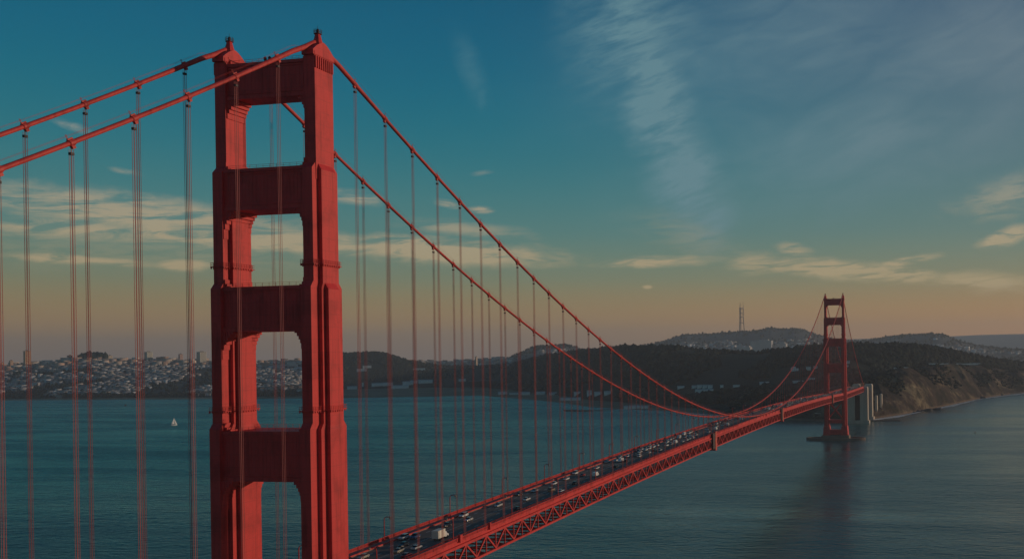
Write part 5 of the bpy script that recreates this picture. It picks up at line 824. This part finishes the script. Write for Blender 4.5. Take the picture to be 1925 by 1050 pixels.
# ------------------------------------------------------------------ city on the far shore
TINTS = [(.60, .58, .56), (.44, .44, .45), (.72, .70, .68), (.34, .34, .36), (.24, .26, .29), (.58, .50, .42), (.28, .21, .19), (.46, .43, .40), (.18, .20, .23), (.80, .79, .77)]
def set_tint(me, cols):
    a = me.color_attributes.new('tint', 'FLOAT_COLOR', 'CORNER'); arr = np.ones((len(me.loops), 4), np.float32); arr[:, :3] = cols; a.data.foreach_set('color', arr.ravel())
def house_block(m, x, y, z, w, d, h, rz, gable):
    m.box((x, y, z+h/2-4), (w, d, h+8), 0, rz)
    ca, sa = math.cos(rz), math.sin(rz); tr = lambda a, b, c: (x+a*ca-b*sa, y+a*sa+b*ca, c)
    if gable:
        m.add([tr(-w/2, -d/2, z+h), tr(w/2, -d/2, z+h), tr(w/2, d/2, z+h), tr(-w/2, d/2, z+h), tr(0, -d/2, z+h+w*.28), tr(0, d/2, z+h+w*.28)], [(0, 1, 4), (2, 3, 5), (1, 2, 5, 4), (3, 0, 4, 5)], 1)
    else: m.box((x, y, z+h+.25), (w*.9, d*.9, .5), 1, rz)
SUNLIT_T = [(.74, .56, .42), (.66, .44, .32), (.80, .66, .52), (.58, .34, .24), (.5, .42, .36), (.3, .28, .28), (.78, .70, .60)]  # ridge buildings: warm evening sunlight painted into the wall tints
def city_mass(name, pts, seed, wr, hr, tints=None):
    tints = tints or TINTS
    r = np.random.default_rng(seed); n = len(pts); V = np.zeros((n, 8, 3)); base = np.array([(a, b, c) for a in (-1, 1) for b in (-1, 1) for c in (0, 1)], float)
    w = r.uniform(*wr, n); d = r.uniform(*wr, n)*1.3; h = hr[0]+(hr[1]-hr[0])*r.random(n)**2.2; rz = np.where(r.random(n) < .8, -.25, .5)+r.normal(0, .04, n)
    X = base[:, 0][None]*w[:, None]/2; Y = base[:, 1][None]*d[:, None]/2; Zz = base[:, 2][None]*(h+7)[:, None]-7
    V[..., 0] = pts[:, 0:1]+X*np.cos(rz)[:, None]-Y*np.sin(rz)[:, None]; V[..., 1] = pts[:, 1:2]+X*np.sin(rz)[:, None]+Y*np.cos(rz)[:, None]; V[..., 2] = pts[:, 2:3]+Zz
    q = np.array([(0,1,3,2),(4,6,7,5),(0,4,5,1),(2,3,7,6),(1,5,7,3)])
    F = (np.arange(n)[:, None, None]*8+q[None]).reshape(-1, 4)
    me = bpy.data.meshes.new(name); me.vertices.add(n*8); me.vertices.foreach_set('co', V.astype(np.float32).ravel())
    me.loops.add(F.size); me.loops.foreach_set('vertex_index', F.ravel().astype(np.int32)); me.polygons.add(len(F)); me.polygons.foreach_set('loop_start', np.arange(0, F.size, 4, dtype=np.int32))
    me.update(calc_edges=True); me.materials.append(M['bldg'])
    t = np.array(tints)[r.integers(0, len(tints), n)]*r.uniform(.6, 1.05, (n, 1)); c = np.repeat(t[:, None], 20, 1).reshape(n, 5, 4, 3)
    c[:, 4] *= .8                            # roofs are darker roofing felt
    set_tint(me, c.reshape(-1, 3))
    o = link(bpy.data.objects.new(name, me)); tag(o, kind='stuff'); return o
pc, tc_, sc_ = surf_points('city_hill', 13500, .05, 1.08, 0.0, .62, 31)
keep = fbm(pc[:, 0], pc[:, 1], 260, 3, 77) > -.16-.3*(tc_ > .75)
pc = pc[keep]; tcity = tc_[keep]; scity = sc_[keep]
ca_, sa_ = math.cos(-.25), math.sin(-.25); gx = pc[:, 0]*ca_+pc[:, 1]*sa_; gy = -pc[:, 0]*sa_+pc[:, 1]*ca_      # houses stand in street rows
gy = np.round(gy/44)*44+np.where(rng.random(len(gy)) < .5, -9, 9)+rng.normal(0, 1.2, len(gy)); gx = np.where(np.abs(gx/120-np.round(gx/120)) < .06, gx+14, gx)
pc[:, 0] = gx*ca_-gy*sa_; pc[:, 1] = gx*sa_+gy*ca_
order = np.argsort(-pc[:, 1]*0+np.hypot(pc[:, 0]-CAM[0][0], pc[:, 1]-CAM[0][1]))   # nearest show largest
vis = [i for i in order if .17 < scity[i]]
ind, rest = vis[:270], np.array(vis[270:]+[i for i in order if scity[i] <= .17])
HM = {}
hr_ = random.Random(9)
for i in ind:
    t = hr_.randrange(len(TINTS)); g = hr_.random() < .6; key = (t, g)
    if key not in HM:
        m = MB(); house_block(m, 0, 0, 0, 1, 1.3, .9, 0, g)
        me = m.mesh('house', [mat('house_paint', TINTS[t], .85, .2, .1), M['roof']]); HM[key] = me
    w = hr_.uniform(9, 16)
    o = inst('house', HM[key], None, tuple(pc[i]), (0, 0, -.25 if hr_.random() < .8 else .5), (w, w*hr_.uniform(.9, 1.5), hr_.uniform(8, 13)/.9*.6))
    tag(o, 'small pale house among many on the city hillside across the bay', 'house', 'houses on the city hillside')
city_mass('city_blocks', pc[rest], 5, (8, 17), (6, 14))
pcr, _, _ = surf_points('city_hill', 560, .80, 1.03, 0.0, .62, 33)
city_mass('ridge_apartments', pcr, 6, (13, 28), (8, 26), SUNLIT_T)
pcr2, _, _ = surf_points('city_hill', 900, .55, 1.04, .66, 1.0, 35)
city_mass('ridge_houses', pcr2, 8, (14, 30), (9, 22), SUNLIT_T)
for nm, a, b, n, s0, s1, wr, hr in (('far_hill_houses', .15, .8, 5200, .02, 1.0, (12, 30), (7, 16)),):
    pf, tf, _ = surf_points('far_hill', n, a, b, s0, s1, 41); kp = fbm(pf[:, 0], pf[:, 1], 420, 3, 5) > -.05+.5*(tf-.35); city_mass(nm, pf[kp], 43, wr, hr)
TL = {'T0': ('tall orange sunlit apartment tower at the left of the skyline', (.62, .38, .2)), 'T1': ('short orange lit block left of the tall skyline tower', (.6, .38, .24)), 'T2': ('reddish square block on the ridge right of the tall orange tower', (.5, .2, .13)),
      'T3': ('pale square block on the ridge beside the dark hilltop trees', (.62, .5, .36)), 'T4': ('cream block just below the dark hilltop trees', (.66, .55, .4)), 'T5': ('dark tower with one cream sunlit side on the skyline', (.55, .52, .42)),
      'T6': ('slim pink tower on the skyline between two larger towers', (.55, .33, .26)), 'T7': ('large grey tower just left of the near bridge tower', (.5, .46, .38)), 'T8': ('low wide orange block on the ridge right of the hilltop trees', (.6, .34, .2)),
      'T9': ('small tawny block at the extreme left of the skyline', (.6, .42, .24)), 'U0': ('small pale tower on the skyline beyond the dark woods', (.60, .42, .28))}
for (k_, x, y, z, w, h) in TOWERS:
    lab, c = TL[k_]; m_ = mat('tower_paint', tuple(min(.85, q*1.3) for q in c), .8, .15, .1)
    r = empty('apartment_tower', (x, y, z), -.35); tag(r, lab, 'building')
    d = w*.62
    m = MB(); m.box((0, 0, h/2-8), (w*.62, d, h+16)); b = m.build('wall', m_, r)
    m = MB(); m.box((w*.05, 0, h+1.5), (w*.25, d*.4, 3.2)); m.build('roof_plant', M['roof'], r)
    m = MB()
    for s, ln in (('x', w*.62), ('y', d)):
        nz = max(3, int(h/4))
        for i in range(nz):
            zz = (i+.6)*h/nz
            if s == 'x': m.box((0, -d/2-.05, zz), (ln*.86, .2, h/nz*.42))
            else: m.box((w*.31+.05, 0, zz), (.2, ln*.86, h/nz*.42))
    tag(m.build('window_band', M['winband'] if 'winband' in M else M.setdefault('winband', mat('window_band_glass', (.10, .10, .11), .3, .2, .2)), r), kind='stuff')
# buildings along the shore and in the woods
LSB = {'shed': 'long white warehouse', 'house': 'small white gabled house', 'barrack': 'long low pale barrack', 'domed': 'pale domed building', 'tower': 'slim white tower'}
if 1:
    seenl = {}
    for (k_, x, y, z, w, h, lab) in SHOREB:
        r = empty('shore_building' if k_ != 'tower' else 'slim_tower', (x, y, z), math.atan2(y-CAM[0][1], x-CAM[0][0])-PI/2); tag(r, lab, 'building', 'white buildings along the far shore')
        d = max(6, min(w*.6, 26)); hb = h*.68
        if k_ == 'domed':
            m = MB(); m.box((0, 0, h*.3-3), (w, d, h*.6+6)); m.build('wall', M['white'], r)
            m = MB(); m.lathe((-w*.12, 0, h*.6), [(w*.3, 0), (w*.29, h*.2), (w*.2, h*.42), (.3, h*.52)], 14); m.build('dome', M['white'], r); continue
        if k_ == 'tower':
            m = MB(); m.box((0, 0, h/2-3), (w, w, h+6)); m.build('wall', M['white'], r); m = MB(); m.frustum((0, 0, h), (w*1.1, w*1.1), (.4, .4), w*.7); m.build('roof', M['roof'], r); continue
        m = MB(); m.box((0, 0, hb/2-3), (w, d, hb+6)); m.build('wall', M['white'], r)
        m = MB(); rh = h*.42
        m.add([(-w/2-.4, -d/2-.4, hb), (w/2+.4, -d/2-.4, hb), (w/2+.4, d/2+.4, hb), (-w/2-.4, d/2+.4, hb), (-w/2-.4, 0, hb+rh), (w/2+.4, 0, hb+rh)], [(0, 1, 5, 4), (2, 3, 4, 5), (0, 4, 3), (1, 2, 5)]) if w > d*1.3 else \
        m.add([(-w/2-.4, -d/2-.4, hb), (w/2+.4, -d/2-.4, hb), (w/2+.4, d/2+.4, hb), (-w/2-.4, d/2+.4, hb), (0, -d/2-.4, hb+rh), (0, d/2+.4, hb+rh)], [(0, 1, 4), (2, 3, 5), (1, 2, 5, 4), (3, 0, 4, 5)])
        m.build('roof', M['roofpale'] if 'roofpale' in M else M.setdefault('roofpale', mat('pale_roof', (.60, .54, .47), .8, .25, .2)), r)
M['hosp'] = mat('pale_hospital_wall', (.52, .50, .48), .85, .25, .03)
for i, (x, y, z, w, h) in enumerate(HOSP):
    r = empty('hospital_block', (x, y, z)); tag(r, ['large pale hospital block on the hazy hillside below the mast', 'small pale tower left of the large hospital block', 'low pale block right of the large hospital block', 'low pale block left under the large hospital block'][i], 'building')
    m = MB(); m.box((0, 0, h/2-15), (w*.9, 70, h+30)); m.build('wall', M['hosp'], r); m = MB(); m.box((w*.1, 0, h+4), (w*.4, 40, 8)); m.build('roof_plant', M['hosp'], r)
# rotunda on the city flats
r = empty('rotunda', (DOME[0], DOME[1], DOME[2])); tag(r, 'pinkish domed rotunda above the dark shoreline trees', 'building')
m = MB(); m.lathe((0, 0, -3), [(17, 0), (17, 22), (18, 22.5), (18, 24)], 8); m.build('drum', mat('rotunda_stone', (.4, .24, .17), .85), r)
m = MB(); m.lathe((0, 0, 21), [(16.5, 0), (15.5, 5), (12, 9.5), (6, 12.5), (.5, 13.5)], 16); m.build('dome', mat('rotunda_dome', (.5, .36, .27), .8), r)
# three-legged broadcast mast
x, y, z, h = SUTRO
r = empty('broadcast_mast', (x, y, z)); tag(r, 'tall skeletal red and white broadcast mast on the hilltop', 'mast'); z0 = -12
def lp(k, t):                               # waisted legs
    rad = 24*(1-t)+11*t if t < .62 else 17*(.0)+(24*(1-.62)+11*.62)*(1-(t-.62)/.38)+17*(t-.62)/.38
    a = 2*PI*k/3+.5; return (rad*math.cos(a), rad*math.sin(a), z0+(h*.80-z0)*t)
for k in range(3):
    m = MB(); m.tube([lp(k, t) for t in np.linspace(0, 1, 9)], 3.8, 5); m.build('mast_leg', M['mast'], r)
    m = MB(); p = lp(k, 1); m.bar(p, (p[0], p[1], h*.99), 1.3); m.bar(p, (p[0], p[1], h*.9), 2.2); m.build('antenna', M['mast'], r)
for t in (.06, .4, .62, .78, .97):
    m = MB()
    for k in range(3): m.bar(lp(k, t), lp((k+1) % 3, t), 7.5 if t > .9 or t < .1 else 6.0)
    m.build('cross_platform', M['mast'], r)

# ------------------------------------------------------------------ woods
def leaf_mat():
    m = bpy.data.materials.new('tree_foliage'); m.use_nodes = True; nt = m.node_tree; N = NT(nt); b = nt.nodes['Principled BSDF']
    b.inputs['Roughness'].default_value = .9; b.inputs['Specular IOR Level'].default_value = .1
    g = N.n('ShaderNodeNewGeometry'); a = N.n('ShaderNodeVertexColor', layer_name='tint'); n = N.noise(g.outputs['Position'], .25, 4, .7)
    N.l.new(N.mix(1.0, a.outputs[0], N.ramp(n, [(.3, .55), (.7, 1.25)]), 'MULTIPLY'), b.inputs['Base Color']); return m
M['leaf'] = leaf_mat()
bm = bmesh.new(); bmesh.ops.create_icosphere(bm, subdivisions=1, radius=1); ICO_V = np.array([v.co[:] for v in bm.verts]); ICO_F = np.array([[v.index for v in f.verts] for f in bm.faces]); bm.free()
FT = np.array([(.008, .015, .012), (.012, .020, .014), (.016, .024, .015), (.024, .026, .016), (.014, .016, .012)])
def wood(name, pts, rr, seed, hs=(.8, 1.5)):
    r = np.random.default_rng(seed); n = len(pts); R = r.uniform(*rr, n)
    jit = 1+r.uniform(-.28, .28, (n, len(ICO_V), 1)); V = ICO_V[None]*jit*np.stack([R, R, R*r.uniform(*hs, n)], 1)[:, None]
    V = V+pts[:, None, :]; V[..., 2] += (R*.7)[:, None]
    F = (np.arange(n)[:, None, None]*len(ICO_V)+ICO_F[None]).reshape(-1, 3)
    me = bpy.data.meshes.new(name); me.vertices.add(V.size//3); me.vertices.foreach_set('co', V.astype(np.float32).ravel())
    me.loops.add(F.size); me.loops.foreach_set('vertex_index', F.ravel().astype(np.int32)); me.polygons.add(len(F)); me.polygons.foreach_set('loop_start', np.arange(0, F.size, 3, dtype=np.int32))
    me.update(calc_edges=True); me.materials.append(M['leaf'])
    c = FT[r.integers(0, len(FT), n)]*r.uniform(.5, 1.9, (n, 1)); set_tint(me, np.repeat(c[:, None], 60, 1).reshape(-1, 3))
    o = link(bpy.data.objects.new(name, me)); tag(o, kind='stuff'); return o
pw, tw, sw = surf_points('wooded_hill', 30000, .06, 1.35, 0, 1, 51)
d = fbm(pw[:, 0], pw[:, 1], 220, 4, 61); lowcut = np.where(tw < .34, .12, -.2)
bare = np.array([min((pw[i, 0]-b[1])**2+(pw[i, 1]-b[2])**2 for b in SHOREB) for i in range(len(pw))])
pw = pw[(d > lowcut) & (bare > 70**2)]
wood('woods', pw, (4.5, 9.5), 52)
pk, tk, sk = surf_points('headland_cliff', 14000, .25, 1.9, 0, 1, 53)
dk = fbm(pk[:, 0], pk[:, 1], 110, 4, 63); kp = (dk > np.where(tk > .96, -.2, .0)) & ((pk[:, 1] > 1790) | (np.abs(pk[:, 0]) > 60))
wood('headland_scrub', pk[kp], (1.6, 4.2), 54, (.5, .9))
pt, tt_, st_ = surf_points('city_hill', 1700, .0, .07, 0, .72, 55); dt = fbm(pt[:, 0], pt[:, 1], 150, 3, 65)
wood('shoreline_trees', pt[dt > -.15], (4.5, 9), 56)
pt, tt_, st_ = surf_points('city_hill', 2600, .15, 1.0, 0, .9, 57); wood('street_trees', pt, (4, 8), 58)
pt, _, _ = surf_points('city_hill', 90, 0.97, 1.03, .297, .332, 59); wood('hilltop_trees', pt+np.array([0, 0, 10]), (9, 15), 60)
pt, _, _ = surf_points('far_hill', 1500, .93, 1.02, 0, 1, 61); wood('far_ridge_trees', pt, (3, 6.5), 62)
pt, _, _ = surf_points('far_hill', 1500, .35, 1.0, 0, 1, 63); dd_ = fbm(pt[:, 0], pt[:, 1], 500, 4, 3); wood('far_hill_trees', pt[dd_ > -.05], (5, 11), 64)

# ------------------------------------------------------------------ on the water and at its edge
r = empty('sailboat', (SAIL[0], SAIL[1], WZ), -.5); r.scale = (1.2, 1.2, 1.15); tag(r, 'small white sailboat alone on the teal water at left', 'sailboat')
m = MB(); secs = [(-5.2, .3, 1.0, .55), (-4.0, -.3, 1.1, .9), (0, -.5, 1.15, 1.0), (3.2, -.4, 1.3, .7), (5.4, .6, 1.5, .06)]
m = loft_body([(y, a, b, c) for y, a, b, c in secs], 1.75); m.build('hull', M['white'], r)
m = MB(); m.bar((0, .6, 1), (0, .6, 15.2), .22); m.bar((0, .6, 2.3), (.9, -4.6, 2.3), .18); m.build('mast', M['dark'], r)
m = MB(); n = 8
def sail(m, p0, p1, p2, bulge):
    vs = []; fs = []
    for i in range(n+1):
        t = i/n; a = Vector(p0).lerp(Vector(p2), t); b = Vector(p1).lerp(Vector(p2), t)
        for j in range(5):
            s = j/4; q = a.lerp(b, s); q.x += bulge*math.sin(PI*s)*(1-t); vs.append(q)
    for i in range(n):
        for j in range(4): fs.append((i*5+j, i*5+j+1, (i+1)*5+j+1, (i+1)*5+j))
    vs2 = [Vector(v)+Vector((.03, 0, 0)) for v in vs]; k = len(vs); m.add(vs+vs2, fs+[tuple(i+k for i in f)[::-1] for f in fs])
sail(m, (0, .5, 2.6), (.9, -4.6, 2.6), (0, .5, 14.9), .8); m.build('main_sail', M['sail'], r)
m = MB(); sail(m, (0, 5.2, 1.8), (.5, .8, 1.9), (0, .7, 13.2), .7); m.build('jib', M['sail'], r)
r = empty('motor_boat', (BOAT[0], BOAT[1], WZ), 1.2); tag(r, 'tiny dark boat far out near the city shore', 'boat')
loft_body([(-6, .2, 1.6, .85), (0, -.2, 1.7, 1), (4, 0, 2.0, .8), (7, .9, 2.4, .1)], 2.1).build('hull', M['dark'], r)
m = MB(); m.box((0, -.8, 3.0), (2.6, 4.5, 2.6)); m.build('cabin', M['dark'], r)
r = empty('channel_buoy', (BUOY[0], BUOY[1], WZ)); tag(r, 'tiny dark channel buoy on the grey water at right', 'buoy')
m = MB(); m.lathe((0, 0, -.5), [(.6, 0), (1.2, .3), (1.2, 1.1), (.5, 1.3)], 10); m.build('float', M['dark'], r)
m = MB(); m.lathe((0, 0, .8), [(.4, 0), (.25, 2.2), (.35, 2.3), (.3, 3.0), (.05, 3.2)], 8); m.build('mast', M['taill'], r)
A, B, C_ = (Vector(p) for p in WHARF); r = empty('wharf', (0, 0, 0)); tag(r, 'long dark wharf standing in the water off the shore flats', 'wharf')
m = MB(); m.bar((A.x, A.y, WZ+2.4), (B.x, B.y, WZ+2.4), 14, 1.6); m.bar((B.x, B.y, WZ+2.2), (C_.x, C_.y, WZ+2.2), 5, 1.2); m.build('deck', M['timber'], r)
m = MB()
for t in np.linspace(.02, .98, 22):
    p = A.lerp(B, t)
    for s in (-4.5, 4.5): m.bar((p.x, p.y+s, WZ-2), (p.x, p.y+s, WZ+2), .8)
tag(m.build('pile', M['timber'], r), kind='stuff')
rr_ = np.random.default_rng(4)
RL = ['dark low rock in the shallows nearest the sandy spit', 'small dark rock beside the low rocks off the cliff foot', 'dark rock heap at the water edge under the cliff', 'largest lone dark rock standing off the cliff foot', 'dark rock off the point further along the shore', 'long dark rocky point running out from the cliff', 'small rock awash midway along the beach', 'outermost small rock awash off the sandy spit']
bm = bmesh.new(); bmesh.ops.create_icosphere(bm, subdivisions=2, radius=1); RV = np.array([v.co[:] for v in bm.verts]); RF = [tuple(v.index for v in f.verts) for f in bm.faces]; bm.free()
for i, (x, y, z, s) in enumerate(ROCKS):
    nn = fbm(RV[:, 0]*3+i*7, RV[:, 1]*3+RV[:, 2]*2, 1.3, 4, 70+i); v = RV*(1+.55*nn)[:, None]*np.array([s*1.2, s*.9, s*.42])
    m = MB(); m.add([tuple(p) for p in v], RF); o = m.build('shore_rock', M['rock']); o.location = (x, y, WZ+.1*s); tag(o, RL[i], 'rock', 'dark rocks off the cliff foot')
# surf along the beach
sf = MB(); P0 = [Vector((x, y, 0)) for x, y in SHORE]; nS = len(P0)
big = resample([[p.x, p.y, 0] for p in P0], 2400); cxy = np.array(CAM[0][:2]); s0 = int(2400*.765)
wv = .5+.5*fbm(big[:, 0], big[:, 1], 120, 4, 90); wv2 = fbm(big[:, 0], big[:, 1], 35, 3, 91)
vs = []; fs = []; seg = range(s0, 2399)
for k_, i in enumerate(seg):
    u = big[i, :2]-cxy; u = u/np.linalg.norm(u); a = big[i, :2]-u*(9+wv2[i]*5); w_ = max(3, (wv[i]-.15)*100)
    b = a-u*w_; vs += [(b[0], b[1], WZ+.03), (a[0], a[1], WZ+.05)]
    if k_: fs.append((2*k_-2, 2*k_-1, 2*k_+1, 2*k_))
sf.add(vs, fs); tag(sf.build('surf', mat('sea_foam', (.82, .78, .72), .9, .3, .12)), kind='stuff')
# row of small sunlit walls and roofs along the coast road above the cliff
rw = MB()
for (x, y, z) in LAMPROW:
    w_ = random.uniform(5, 10); rw.box((x, y, z), (w_, 5, random.uniform(3, 6)), 0, .3)
tag(rw.build('coast_road_parapet', M['white']), kind='stuff')
